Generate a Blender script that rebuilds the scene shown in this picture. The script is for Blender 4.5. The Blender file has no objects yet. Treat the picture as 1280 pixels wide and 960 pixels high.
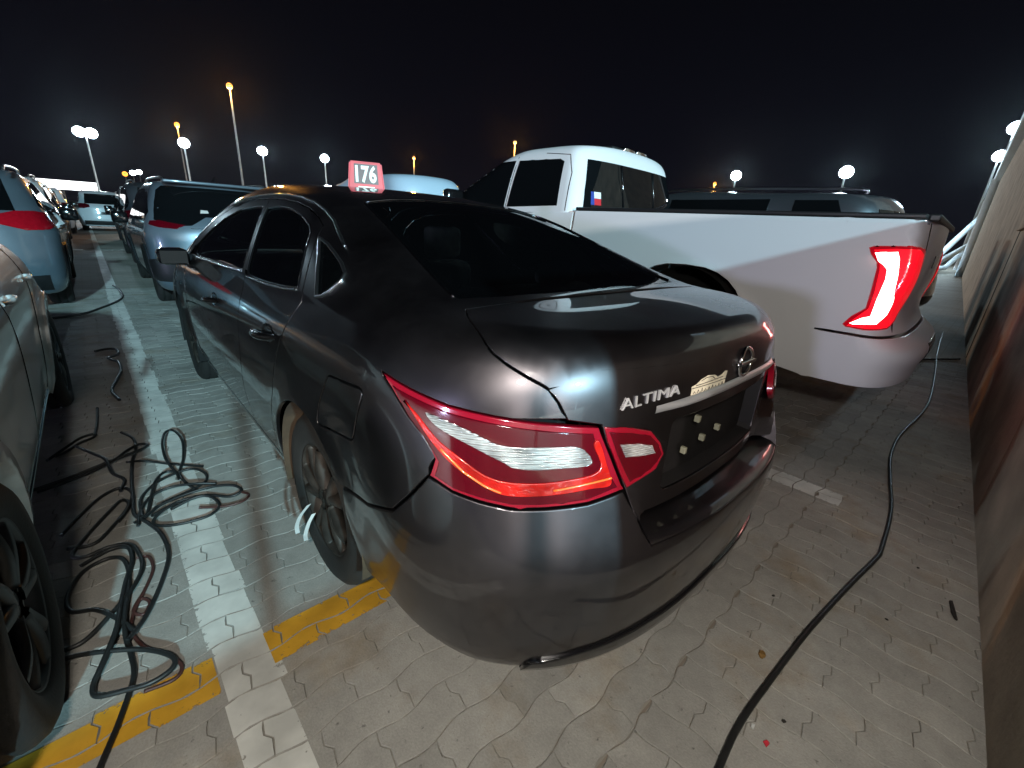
import bpy, bmesh, math, random
import numpy as np
from mathutils import Vector, Matrix
from mathutils.geometry import delaunay_2d_cdt
random.seed(7); RNG=np.random.default_rng(7)
R=math.radians
HAZE=.00004
S=bpy.context.scene; COL=S.collection
# ------------------------------------------------------------------ camera, world, exposure
cam_d=bpy.data.cameras.new('camera'); cam=bpy.data.objects.new('camera',cam_d); COL.objects.link(cam)
cam_d.sensor_width=36; cam_d.lens=546.09/1280*36; cam_d.clip_start=.02; cam_d.clip_end=3000
CR=(0.73680339,-0.67366958,0.05735905); CU=(0.19060021,0.28835851,0.93836077); CF=(0.64868508,0.68045475,-0.34086509)
CP=(-1.3366124,-0.34001944,1.32969699)
cam.matrix_world=Matrix(((CR[0],CU[0],-CF[0],CP[0]),(CR[1],CU[1],-CF[1],CP[1]),(CR[2],CU[2],-CF[2],CP[2]),(0,0,0,1)))
S.camera=cam
w=bpy.data.worlds.new('World'); S.world=w; w.use_nodes=True
nt=w.node_tree; bg=nt.nodes['Background']
tc=nt.nodes.new('ShaderNodeTexCoord'); sx=nt.nodes.new('ShaderNodeSeparateXYZ'); rp=nt.nodes.new('ShaderNodeValToRGB')
nt.links.new(tc.outputs['Generated'],sx.inputs[0]); nt.links.new(sx.outputs['Z'],rp.inputs[0]); nt.links.new(rp.outputs[0],bg.inputs['Color'])
e=rp.color_ramp.elements; e[0].position=0; e[0].color=(.0060,.0062,.0095,1); e[1].position=.75; e[1].color=(.0010,.0010,.0018,1)
q=e.new(.12); q.color=(.0036,.0039,.0072,1); q=e.new(.35); q.color=(.0024,.0025,.0042,1)
bg.inputs['Strength'].default_value=1.0
S.view_settings.view_transform='Standard'; S.view_settings.look='None'; S.view_settings.exposure=0; S.view_settings.gamma=1
S.render.engine='CYCLES'
try:
    S.cycles.use_denoising=True; S.cycles.max_bounces=8; S.cycles.transparent_max_bounces=12; S.cycles.sample_clamp_indirect=4
    S.cycles.caustics_reflective=False; S.cycles.caustics_refractive=False
except Exception: pass
def lamp(name,loc,watt,col,rad=.2,aim=None,spot=None):
    d=bpy.data.lights.new(name,'SPOT' if spot else 'POINT'); d.energy=watt; d.color=col; d.shadow_soft_size=rad
    o=bpy.data.objects.new(name,d); COL.objects.link(o); o.location=loc
    if spot:
        d.spot_size=R(spot); d.spot_blend=.6
        o.rotation_euler=(Vector(aim)-Vector(loc)).to_track_quat('-Z','Y').to_euler()
    return o
COOL=(.62,.86,1.0); WARM=(1.0,.80,.60); WHITE=(.85,.95,1.0); AMBER=(1.0,.42,.06)
# lights of the yard that stand outside the picture: the flood mast behind the photographer,
# the mast far to the left whose light skims over the car roofs, and the small lamp on the low wall
lamp('yard_flood_light',(-9.6,-48.5,19.0),150000,(.46,.86,1.0),.7)
lamp('left_flood_light',(-70,-10,4.0),34000,(.64,.67,1.0),2.2)
lamp('lane_light',(-16.5,-28,5.4),24000,(1.0,.92,.86),.45)
lamp('wall_lamp_light',(-1.66,-.76,1.86),140,(1.0,.95,.86),.07)

class Spl:
    """natural cubic spline through a table"""
    def __init__(s,*xy):
        a=np.array(xy,float); s.x=a[:,0]; s.y=a[:,1]; n=len(a); h=np.diff(s.x)
        A=np.eye(n); b=np.zeros(n)
        for i in range(1,n-1):
            A[i,i-1]=h[i-1];A[i,i]=2*(h[i-1]+h[i]);A[i,i+1]=h[i]
            b[i]=6*((s.y[i+1]-s.y[i])/h[i]-(s.y[i]-s.y[i-1])/h[i-1])
        s.m=np.linalg.solve(A,b)
    def __call__(s,t):
        t=np.clip(np.asarray(t,float),s.x[0],s.x[-1]); i=np.clip(np.searchsorted(s.x,t)-1,0,len(s.x)-2)
        h=s.x[i+1]-s.x[i]; a=(s.x[i+1]-t)/h; b=1-a
        return a*s.y[i]+b*s.y[i+1]+((a**3-a)*s.m[i]+(b**3-b)*s.m[i+1])*h*h/6
def smax(a,b,k):
    h=np.maximum(k-np.abs(a-b),0)/k
    return np.maximum(a,b)+h*h*k/4
class Body:
    """a car body as an implicit surface: side outline x roof profile, corners rounded"""
    def __init__(s,W,YR,YF,T,crown=.04,LR=.85,PR=2.4,LF=1.0,PF=2.3,k=.07,zb=.2,rise=.0,ymid=2.4,arches=(),flare=.012,kb=.05,ar=.34,cp=2.2,cw=.8):
        s.W=Spl(*W);s.YR=Spl(*YR);s.YF=Spl(*YF);s.T=Spl(*T)
        s.crown=crown if callable(crown) else Spl(*crown) if isinstance(crown,(tuple,list)) else (lambda y,c=crown:c+0*y)
        f=lambda q:(lambda z:q+0*z) if not isinstance(q,(tuple,list)) else Spl(*q)
        s.LR=f(LR);s.PR=f(PR);s.LF=f(LF);s.PF=f(PF);s.k=k if not isinstance(k,(tuple,list)) else Spl(*k);s.zb=zb;s.rise=rise;s.ymid=ymid
        s.arches=arches;s.flare=flare;s.kb=kb;s.ar=ar;s.cp=cp;s.cw=cw;s.lid=None
    def hw(s,y,z):
        zz=z-s.rise*(s.ymid-y)*np.clip((z-.6)/.25,0,1)
        w=s.W(zz)
        for ay,az in s.arches:
            r=np.hypot(y-ay,z-az); w=w+s.flare*np.exp(-((r-s.ar-.03)/.07)**2)
        return w
    def f(s,P):
        x,y,z=P[...,0],P[...,1],P[...,2]
        w=s.hw(y,z); yr=s.YR(z)
        if s.lid is not None: yr=np.maximum(yr,s.lid)
        yf=s.YF(z)
        LR=s.LR(z);pr=s.PR(z);LF=s.LF(z);pf=s.PF(z)
        ax=np.abs(x)/w
        e=np.maximum((yr+LR-y)/LR,0); g=np.maximum((y-yf+LF)/LF,0)
        p=np.where(y<2,pr,pf)
        q=np.maximum(e,g)
        qq=(ax**p+q**p+1e-12)**(1/p)
        fs=(qq-1)*w
        ft=(z-s.T(y)+s.crown(y)*(np.abs(x)/s.cw)**s.cp)*.93
        kk=s.k(y) if isinstance(s.k,Spl) else s.k
        v=smax(fs,ft,kk)
        return smax(v,s.zb-z,s.kb)
    def grad(s,P,h=.004):
        g=np.stack([s.f(P+np.array(d)*h)-s.f(P-np.array(d)*h) for d in np.eye(3)],-1)
        return g/np.maximum(np.linalg.norm(g,axis=-1,keepdims=True),1e-9)
    def hit(s,O,D,t0,t1,n=64):
        """first crossing outside->inside along O+D*t from t0 to t1"""
        O=np.asarray(O,float);D=np.asarray(D,float)
        ts=np.linspace(t0,t1,n); a=np.full(O.shape[:-1],float(t0));b=np.full(O.shape[:-1],float(t1));done=np.zeros(O.shape[:-1],bool)
        for i in range(1,n):
            v=s.f(O+D*ts[i])<0
            new=v&~done; a[new]=ts[i-1];b[new]=ts[i]; done|=v
        for _ in range(24):
            m=(a+b)/2; v=s.f(O+D*m[...,None])<0
            b=np.where(v,m,b);a=np.where(v,a,m)
        return O+D*((a+b)/2)[...,None],done
    # charts: 2D -> 3D on the surface
    def side(s,q,sgn=-1):
        q=np.asarray(q,float); n=len(q)
        O=np.stack([np.full(n,sgn*1.4),q[:,0],q[:,1]],-1); D=np.tile([-sgn,0,0],(n,1)).astype(float)
        return s.hit(O,D,0,1.39)[0]
    def top(s,q):
        q=np.asarray(q,float); n=len(q)
        O=np.stack([q[:,0],q[:,1],np.full(n,2.6)],-1); D=np.tile([0,0,-1.],(n,1))
        return s.hit(O,D,0,2.5,90)[0]
    def polar(s,q,yc=1.0,front=False):
        """q=(angle, z): angle 0 = straight back, negative = left"""
        q=np.asarray(q,float); n=len(q); a=q[:,0]
        sg=1 if front else -1
        D=np.stack([np.sin(a),sg*np.cos(a),0*a],-1); O=np.stack([0*a,np.full(n,yc),q[:,1]],-1)
        return s.hit(O+D*1.6,-D,0,1.6,100)[0]
    def shrink(s,P,yr,yf,w,zc):
        """pull points of a box onto the surface from outside"""
        P=np.asarray(P,float)
        C=np.stack([np.clip(P[...,0],-w,w)*.25,np.clip(P[...,1],yr,yf),np.full(P.shape[:-1],zc)],-1)
        return s.hit(P,C-P,0,1,80)[0]
# ------------------------------------------------------------------ materials
M={}
def mat(name,base=(.5,.5,.5),rough=.5,metal=0,coat=0,emit=None,es=0,var=0,vs=8,bump=0,bs=60,ior=1.5,dust=0,croughness=.03,spec=.5):
    if name in M: return M[name]
    m=bpy.data.materials.new(name); m.use_nodes=True; n=m.node_tree.nodes; l=m.node_tree.links; b=n['Principled BSDF']
    b.inputs['Base Color'].default_value=(*base,1); b.inputs['Roughness'].default_value=rough; b.inputs['Metallic'].default_value=metal
    b.inputs['Coat Weight'].default_value=coat; b.inputs['Coat Roughness'].default_value=croughness; b.inputs['IOR'].default_value=ior
    b.inputs['Specular IOR Level'].default_value=spec
    if emit: b.inputs['Emission Color'].default_value=(*emit,1); b.inputs['Emission Strength'].default_value=es
    if var or bump or dust:
        t=n.new('ShaderNodeTexCoord')
    if var:
        x=n.new('ShaderNodeTexNoise'); x.inputs['Scale'].default_value=vs; x.inputs['Detail'].default_value=6; l.new(t.outputs['Object'],x.inputs['Vector'])
        r=n.new('ShaderNodeMapRange'); r.inputs[1].default_value=.3; r.inputs[2].default_value=.7; r.inputs[3].default_value=1-var; r.inputs[4].default_value=1+var
        l.new(x.outputs[0],r.inputs[0]); mx=n.new('ShaderNodeMix'); mx.data_type='RGBA'; mx.blend_type='MULTIPLY'; mx.inputs[0].default_value=1
        mx.inputs[6].default_value=(*base,1); l.new(r.outputs[0],mx.inputs[7]); l.new(mx.outputs[2],b.inputs['Base Color'])
    if dust:  # thin uneven film of dust on paint: rougher coat in patches, fine specks
        x=n.new('ShaderNodeTexNoise'); x.inputs['Scale'].default_value=3.1; x.inputs['Detail'].default_value=8; x.inputs['Roughness'].default_value=.65; l.new(t.outputs['Object'],x.inputs['Vector'])
        r=n.new('ShaderNodeMapRange'); r.inputs[1].default_value=.38; r.inputs[2].default_value=.68; r.inputs[3].default_value=croughness; r.inputs[4].default_value=croughness+dust
        l.new(x.outputs[0],r.inputs[0]); l.new(r.outputs[0],b.inputs['Coat Roughness'])
        r2=n.new('ShaderNodeMapRange'); r2.inputs[1].default_value=.3; r2.inputs[2].default_value=.7; r2.inputs[3].default_value=rough-.05; r2.inputs[4].default_value=rough+.1
        l.new(x.outputs[0],r2.inputs[0]); l.new(r2.outputs[0],b.inputs['Roughness'])
    if bump:
        x=n.new('ShaderNodeTexNoise'); x.inputs['Scale'].default_value=bs; x.inputs['Detail'].default_value=5; l.new(t.outputs['Object'],x.inputs['Vector'])
        u=n.new('ShaderNodeBump'); u.inputs['Strength'].default_value=bump; u.inputs['Distance'].default_value=.01; l.new(x.outputs[0],u.inputs['Height']); l.new(u.outputs[0],b.inputs['Normal'])
    M[name]=m; return m
def glassmat(name,tint,through=.35,body=(.004,.005,.006)):
    m=bpy.data.materials.new(name); m.use_nodes=True; n=m.node_tree.nodes; l=m.node_tree.links; n.clear()
    o=n.new('ShaderNodeOutputMaterial'); fr=n.new('ShaderNodeFresnel'); fr.inputs[0].default_value=1.52
    tr=n.new('ShaderNodeBsdfTransparent'); tr.inputs[0].default_value=(*tint,1); df=n.new('ShaderNodeBsdfDiffuse'); df.inputs[0].default_value=(*body,1)
    gl=n.new('ShaderNodeBsdfGlossy'); gl.inputs['Roughness'].default_value=.015
    a=n.new('ShaderNodeMixShader'); a.inputs[0].default_value=through; l.new(df.outputs[0],a.inputs[1]); l.new(tr.outputs[0],a.inputs[2])
    b=n.new('ShaderNodeMixShader'); l.new(fr.outputs[0],b.inputs[0]); l.new(a.outputs[0],b.inputs[1]); l.new(gl.outputs[0],b.inputs[2]); l.new(b.outputs[0],o.inputs[0])
    M[name]=m; return m
PAINT=mat('charcoal_metallic_paint',(.076,.068,.073),.36,1.0,.9,dust=.012,croughness=.012)
mat('recess_dark',(.010,.009,.009),.6,spec=.15)
mat('strip_metal',(.62,.62,.63),.34,.75)
mat('letter_metal',(.80,.80,.80),.38,.6)
mat('black_plastic',(.012,.012,.013),.45); mat('gloss_black',(.006,.006,.007),.12,0,.5); mat('black_inside',(.004,.004,.004),.9)
mat('rubber',(.014,.013,.012),.75,bump=.15,bs=90,var=.25,vs=5); mat('liner',(.055,.034,.018),.95,var=.4,vs=7)
mat('alloy',(.035,.029,.024),.6,.35,0,var=.5,vs=16); mat('hub_metal',(.5,.5,.5),.25,1)
mat('chrome',(.75,.75,.76),.12,1); mat('satin_chrome',(.42,.43,.45),.28,1); mat('dark_chrome',(.22,.22,.24),.2,1)
mat('lens_red',(.30,.004,.012),.16,0,1,var=.12,vs=30); mat('lens_dark_red',(.075,.001,.005),.12,0,1); mat('lens_bright_red',(.46,.008,.005),.2,.0,1,bump=.25,bs=70,var=.45,vs=16)
mat('lens_rim',(.24,.004,.015),.16,0,1)
mat('highlight_orange',(.75,.13,.02),.2,0,.6)
mat('seat_cloth',(.26,.27,.255),.9,var=.2,vs=20); mat('trim_grey',(.16,.165,.16),.8,var=.3,vs=6)
glassmat('tinted_glass',(.80,.86,.84),.72); glassmat('dark_glass',(.3,.33,.33),.12); 
mat('truck_white',(.70,.70,.72),.5,0,.5,croughness=.012); mat('suv_blue',(.11,.15,.185),.35,.3,1,dust=.08); mat('suv_silver',(.21,.24,.265),.36,.55,1,dust=.08)
mat('car_silver',(.82,.85,.85),.42,.08,1,dust=.06,var=.06,vs=3); mat('car_white',(.52,.54,.57),.35,0,1,dust=.08); mat('suv_dark',(.07,.082,.095),.35,.6,1,dust=.08); mat('van_white',(.42,.56,.68),.4,0,.6,dust=.1)
mat('sign_red',(.55,.035,.05),.45,0,.3,var=.12,vs=9); mat('sign_panel',(.05,.012,.012),.4,0,.3); mat('sign_white',(.80,.88,.82),.5)
mat('paper',(.50,.50,.48),.8,var=.05,vs=30); mat('sticker_cream',(.72,.64,.48),.6,var=.15,vs=60); mat('sticker_ink',(.03,.02,.02),.6)
mat('cable',(.012,.013,.013),.48,var=.3,vs=12); mat('cable_red',(.06,.022,.018),.5)
mat('plate_clip',(.20,.19,.13),.5)
mat('pole_steel',(.34,.34,.34),.5,.6,var=.15,vs=3)
mat('flood_white',(1,1,1),.3,emit=(.86,.95,1.0),es=38); mat('lamp_amber',(1,.6,.2),.3,emit=(1.0,.33,.035),es=2.6)
mat('canopy_light',(1,1,1),.4,emit=(.93,.97,1.0),es=2.2)
mat('tail_lit',(1,.5,.4),.3,emit=(1.0,.50,.44),es=7); mat('tail_red_lit',(.5,.0,.01),.2,0,1,emit=(1.0,.006,.018),es=1.1); mat('tail_red_dim',(.22,.0,.006),.15,0,1,emit=(1.0,.0,.015),es=.28)
mat('reflector_red',(.75,.02,.02),.25,0,1,emit=(1,.02,.02),es=.12)
mat('wall_render',(.39,.325,.25),.9,var=.34,vs=2.2,bump=.5,bs=30); mat('wall_joint',(.05,.045,.04),.9); mat('fascia_white',(.62,.70,.76),.55,var=.08,vs=4)
mat('flag_blue',(.02,.05,.30),.5); mat('flag_red',(.55,.02,.03),.5); mat('flag_white',(.75,.76,.78),.5)
mat('leaf_brown',(.22,.12,.03),.8); mat('litter_red',(.6,.03,.05),.5); mat('stick_dark',(.02,.016,.012),.8)
mat('sand_fill',(.20,.165,.125),.95,var=.3,vs=5)
# ------------------------------------------------------------------ object helpers
def thing(name,label,cat,loc=(0,0,0),rz=0,group=None):
    o=bpy.data.objects.new(name,None); COL.objects.link(o); o.location=loc; o.rotation_euler=(0,0,rz); o.empty_display_size=.2
    o['label']=label; o['category']=cat
    if group: o['group']=group
    return o
def tag(o,label,cat,group=None):
    o['label']=label; o['category']=cat
    if group: o['group']=group
    return o
class G:
    """geometry collected for ONE mesh object"""
    def __init__(s): s.v=[];s.f=[];s.n=[];s.m=[];s.mats=[];s.smooth=[]
    def add(s,v,f,n=None,m=None,smooth=True):
        o=len(s.v); s.v+= [tuple(map(float,p)) for p in v]; s.f+=[tuple(i+o for i in q) for q in f]
        s.n+= [tuple(map(float,p)) for p in n] if n is not None else [(0.,0.,0.)]*len(v)
        if m is not None and m not in s.mats: s.mats.append(m)
        s.m+=[s.mats.index(m) if m is not None else 0]*len(f); s.smooth+=[smooth]*len(f); return s
    def mirror(s):
        g=G(); g.v=[(-x,y,z) for x,y,z in s.v]; g.n=[(-x,y,z) for x,y,z in s.n]; g.f=[q[::-1] for q in s.f]; g.m=list(s.m); g.mats=list(s.mats); g.smooth=list(s.smooth); return g
    def join(s,g):
        o=len(s.v); s.v+=g.v; s.n+=g.n; s.f+=[tuple(i+o for i in q) for q in g.f]
        for mm in g.mats:
            if mm not in s.mats: s.mats.append(mm)
        s.m+=[s.mats.index(g.mats[k]) if g.mats else 0 for k in g.m]; s.smooth+=g.smooth; return s
    def move(s,mx):
        s.v=[tuple(mx@Vector(p)) for p in s.v]; r=mx.to_3x3(); s.n=[tuple(r@Vector(p)) for p in s.n]; return s
    def build(s,name,material=None,parent=None):
        me=bpy.data.meshes.new(name); me.from_pydata(s.v,[],s.f)
        if s.mats and material is None:
            for k in s.mats: me.materials.append(M[k])
            me.polygons.foreach_set('material_index',s.m)
        else: me.materials.append(M[material] if isinstance(material,str) else material)
        me.polygons.foreach_set('use_smooth',s.smooth); me.update()
        if any(abs(a)+abs(b)+abs(c)>0 for a,b,c in s.n):
            try: me.normals_split_custom_set_from_vertices(s.n)
            except Exception as ex: print('normals',name,ex)
        o=bpy.data.objects.new(name,me); COL.objects.link(o)
        if parent is not None: o.parent=parent
        return o
def box(x0,y0,z0,x1,y1,z1,bev=0):
    bm=bmesh.new(); bmesh.ops.create_cube(bm,size=1)
    for v in bm.verts: v.co=Vector(((x0+x1)/2+v.co.x*(x1-x0),(y0+y1)/2+v.co.y*(y1-y0),(z0+z1)/2+v.co.z*(z1-z0)))
    if bev: bmesh.ops.bevel(bm,geom=bm.edges[:],offset=bev,segments=2,affect='EDGES',profile=.5)
    bm.verts.index_update(); r=([v.co[:] for v in bm.verts],[tuple(v.index for v in f.verts) for f in bm.faces]); bm.free(); return r
def gbox(*a,bev=0,m=None): return G().add(*box(*a,bev=bev),m=m,smooth=False)
def frames(P):
    P=np.asarray(P,float); T=np.gradient(P,axis=0); T/=np.maximum(np.linalg.norm(T,axis=1,keepdims=True),1e-9)
    N=[];u=np.array([0,0,1.]) if abs(T[0][2])<.9 else np.array([1.,0,0])
    for t in T:
        u=u-t*(u@t); k=np.linalg.norm(u)
        if k<1e-6: u=np.array([1.,0,0])-t*t[0]; k=np.linalg.norm(u)
        u=u/k; N.append(u)
    N=np.array(N); return T,N,np.cross(T,N)
def tube(P,r,seg=8,caps=True):
    P=np.asarray(P,float); T,N,B=frames(P); r=np.broadcast_to(np.asarray(r,float),(len(P),)); v=[];f=[]
    for i in range(len(P)):
        for k in range(seg):
            a=2*math.pi*k/seg; v.append(P[i]+r[i]*(math.cos(a)*N[i]+math.sin(a)*B[i]))
    for i in range(len(P)-1):
        for k in range(seg): f.append((i*seg+k,(i+1)*seg+k,(i+1)*seg+(k+1)%seg,i*seg+(k+1)%seg)[::-1])
    if caps: f.append(tuple(range(seg))); f.append(tuple(range((len(P)-1)*seg,len(P)*seg))[::-1])
    return v,f
def smoothline(P,n=8,closed=False):
    P=np.asarray(P,float); k=len(P); out=[]
    for i in range(k if closed else k-1):
        g=lambda j:P[j%k] if closed else P[min(max(j,0),k-1)]
        p0,p1,p2,p3=g(i-1),g(i),g(i+1),g(i+2)
        for s in range(n):
            t=s/n; out.append(.5*((2*p1)+(-p0+p2)*t+(2*p0-5*p1+4*p2-p3)*t*t+(-p0+3*p1-3*p2+p3)*t**3))
    if not closed: out.append(P[-1])
    return np.array(out)
def lathe(prof,seg=48,axis='x'):
    """profile of (radius, along-axis) spun about the x axis"""
    v=[];f=[];n=len(prof)
    for k in range(seg):
        a=2*math.pi*k/seg
        for r,x in prof: v.append((x,r*math.cos(a),r*math.sin(a)))
    for k in range(seg):
        for i in range(n-1): f.append((k*n+i,k*n+i+1,((k+1)%seg)*n+i+1,((k+1)%seg)*n+i))
    return v,f
# ---------------------------------------------------------------- panels cut from a body surface
def inside(q,poly):
    x,y=q[:,0],q[:,1]; c=np.zeros(len(q),bool); n=len(poly)
    for i in range(n):
        x0,y0=poly[i];x1,y1=poly[(i+1)%n]
        k=((y0>y)!=(y1>y)); 
        with np.errstate(divide='ignore',invalid='ignore'): c^=k&(x<(x1-x0)*(y-y0)/(y1-y0+1e-15)+x0)
    return c
def dens(poly,step):
    P=[np.array(p,float) for p in poly]; out=[]
    for i in range(len(P)):
        a,b=P[i],P[(i+1)%len(P)]; n=max(1,int(math.ceil(np.linalg.norm(b-a)/step)))
        out+= [a+(b-a)*k/n for k in range(n)]
    return np.array(out)
def dist_poly(q,poly):
    d=np.full(len(q),9.)
    for i in range(len(poly)):
        a,b=poly[i],poly[(i+1)%len(poly)]; ab=b-a; t=np.clip(((q-a)@ab)/max(ab@ab,1e-12),0,1)
        d=np.minimum(d,np.linalg.norm(q-(a+t[:,None]*ab),axis=1))
    return d
def tri2d(poly,holes,step):
    lo,hi=poly.min(0),poly.max(0)
    gx=np.arange(lo[0]+step*.5,hi[0],step); gy=np.arange(lo[1]+step*.5,hi[1],step*.87)
    q=np.array([(x+(step/2 if j%2 else 0),y) for j,y in enumerate(gy) for x in gx]) if len(gx) and len(gy) else np.zeros((0,2))
    if len(q):
        k=inside(q,poly)&(dist_poly(q,poly)>step*.5)
        for h in holes: k&=~inside(q,h)&(dist_poly(q,h)>step*.5)
        q=q[k]
    pts=list(map(tuple,poly)); loops=[list(range(len(poly)))]
    for h in holes: loops.append(list(range(len(pts),len(pts)+len(h)))); pts+=list(map(tuple,h))
    edges=[(L[i],L[(i+1)%len(L)]) for L in loops for i in range(len(L))]
    pts+=list(map(tuple,q))
    vs,es,fs,_,_,_=delaunay_2d_cdt([Vector(p) for p in pts],edges,[],0,1e-7)
    V=np.array([v[:] for v in vs]); F=np.array([f[:] for f in fs if len(f)==3])
    c=V[F].mean(1); k=inside(c,poly)
    for h in holes: k&=~inside(c,h)
    a=V[F]; ar=np.abs((a[:,1,0]-a[:,0,0])*(a[:,2,1]-a[:,0,1])-(a[:,1,1]-a[:,0,1])*(a[:,2,0]-a[:,0,0])); k&=ar>1e-9
    return V,F[k]
def panel(B,chart,poly,step=.03,holes=(),off=0.,gap=.0016,bev=.003,depth=.014,smooth=False,m=None,lip=True,lid=None,free=()):
    """a sheet cut to an outline in a 2D chart and laid on the body surface, with rounded, turned-in edges.
    free: predicate on 3D points -> no turned-in edge there (the sheet runs on into its neighbour)"""
    P=smoothline(poly,6,True) if smooth else np.asarray(poly,float)
    P=dens(P,step); H=[dens(h,step) for h in holes]
    V,F=tri2d(P,H,step); B.lid=lid
    X=chart(V); N=B.grad(X)
    a=X[F]; fn=np.cross(a[:,1]-a[:,0],a[:,2]-a[:,0])
    if (np.einsum('ij,ij->i',fn,N[F].mean(1))).sum()<0: F=F[:,::-1]
    X=X+N*off; g=G()
    E={}
    for t in F:
        for i in range(3):
            e=(int(t[i]),int(t[(i+1)%3])); 
            if (e[1],e[0]) in E: del E[(e[1],e[0])]
            else: E[e]=1
    nxt={a:b for a,b in E}; prv={b:a for a,b in E}
    X2=X.copy()
    if lip:
        bn={}
        for i in nxt:
            if i not in prv: continue
            t=X[nxt[i]]-X[prv[i]]; o=np.cross(t,N[i]); k=np.linalg.norm(o)
            if k<1e-9: continue
            bn[i]=o/k
        fr={i for i in bn if free and free(X[i])} if free else set()
        for i in bn:
            if i not in fr: X2[i]=X[i]-bn[i]*(gap+bev)
        g.add(X2,F.tolist(),N,m)
        idx={};v=[];n=[];f=[]
        def ring(i,p,nn): v.append(p);n.append(nn);return len(v)-1
        for i in bn:
            p=X[i]-bn[i]*gap
            idx[i]=(ring(i,X2[i],N[i]),ring(i,p-N[i]*bev,bn[i]),ring(i,p-N[i]*depth,bn[i]))
        for (i,j) in E:
            if i in idx and j in idx and not (i in fr and j in fr):
                A,Bq=idx[i],idx[j]
                f.append((A[0],A[1],Bq[1],Bq[0])); f.append((A[1],A[2],Bq[2],Bq[1]))
        g.add(v,f,n,m)
    else: g.add(X,F.tolist(),N,m)
    B.lid=None
    return g
def arc(cy,cz,r,a0,a1,n=14,rz=None):
    rz=rz or r
    return [(cy+r*math.cos(R(a0+(a1-a0)*k/n)),cz+rz*math.sin(R(a0+(a1-a0)*k/n))) for k in range(n+1)]
def surf_line(B,chart,q,off=0,lid=None,n=1):
    q=np.asarray(q,float)
    if n>1: q=np.concatenate([np.linspace(q[i],q[i+1],n,endpoint=False) for i in range(len(q)-1)]+[q[-1:]])
    B.lid=lid; X=chart(q); N=B.grad(X); B.lid=None; return X+N*off
def full_shell(B,yr,yf,w,zc,zt,step=.05,skip=None,off=0.):
    """the whole body as one closed sheet, pulled in from a box"""
    g=G(); x=w+.35; y0,y1=yr-.4,yf+.4; z0,z1=B.zb-.15,zt+.35
    def face(fn,na,nb):
        a=np.linspace(-1,1,na+1);b=np.linspace(-1,1,nb+1); A,Bb=np.meshgrid(a,b,indexing='ij'); Q=np.stack(fn(A.ravel(),Bb.ravel()),-1)
        X=B.shrink(Q,yr+.55,yf-.6,w*.5,zc); N=B.grad(X)
        F=[]
        for i in range(na):
            for j in range(nb):
                k=[i*(nb+1)+j,(i+1)*(nb+1)+j,(i+1)*(nb+1)+j+1,i*(nb+1)+j+1]
                if skip is not None and skip(X[k].mean(0)): continue
                n_=np.cross(X[k[1]]-X[k[0]],X[k[3]]-X[k[0]]); F.append(k if n_@N[k[0]]>=0 else k[::-1])
        g.add(X+N*off,F,N)
    L=lambda u,a,b:a+(u+1)/2*(b-a); ny=int((y1-y0)/step); nx=int(2*x/step); nz=int((z1-z0)/step)
    one=lambda a:np.ones_like(a)
    face(lambda a,b:(-x*one(a),L(a,y0,y1),L(b,z0,z1)),ny,nz); face(lambda a,b:(x*one(a),L(a,y0,y1),L(b,z0,z1)),ny,nz)
    face(lambda a,b:(L(a,-x,x),L(b,y0,y1),z1*one(a)),nx,ny); face(lambda a,b:(L(a,-x,x),L(b,y0,y1),z0*one(a)),nx,ny)
    face(lambda a,b:(L(a,-x,x),y0*one(a),L(b,z0,z1)),nx,nz); face(lambda a,b:(L(a,-x,x),y1*one(a),L(b,z0,z1)),nx,nz)
    return g
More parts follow.
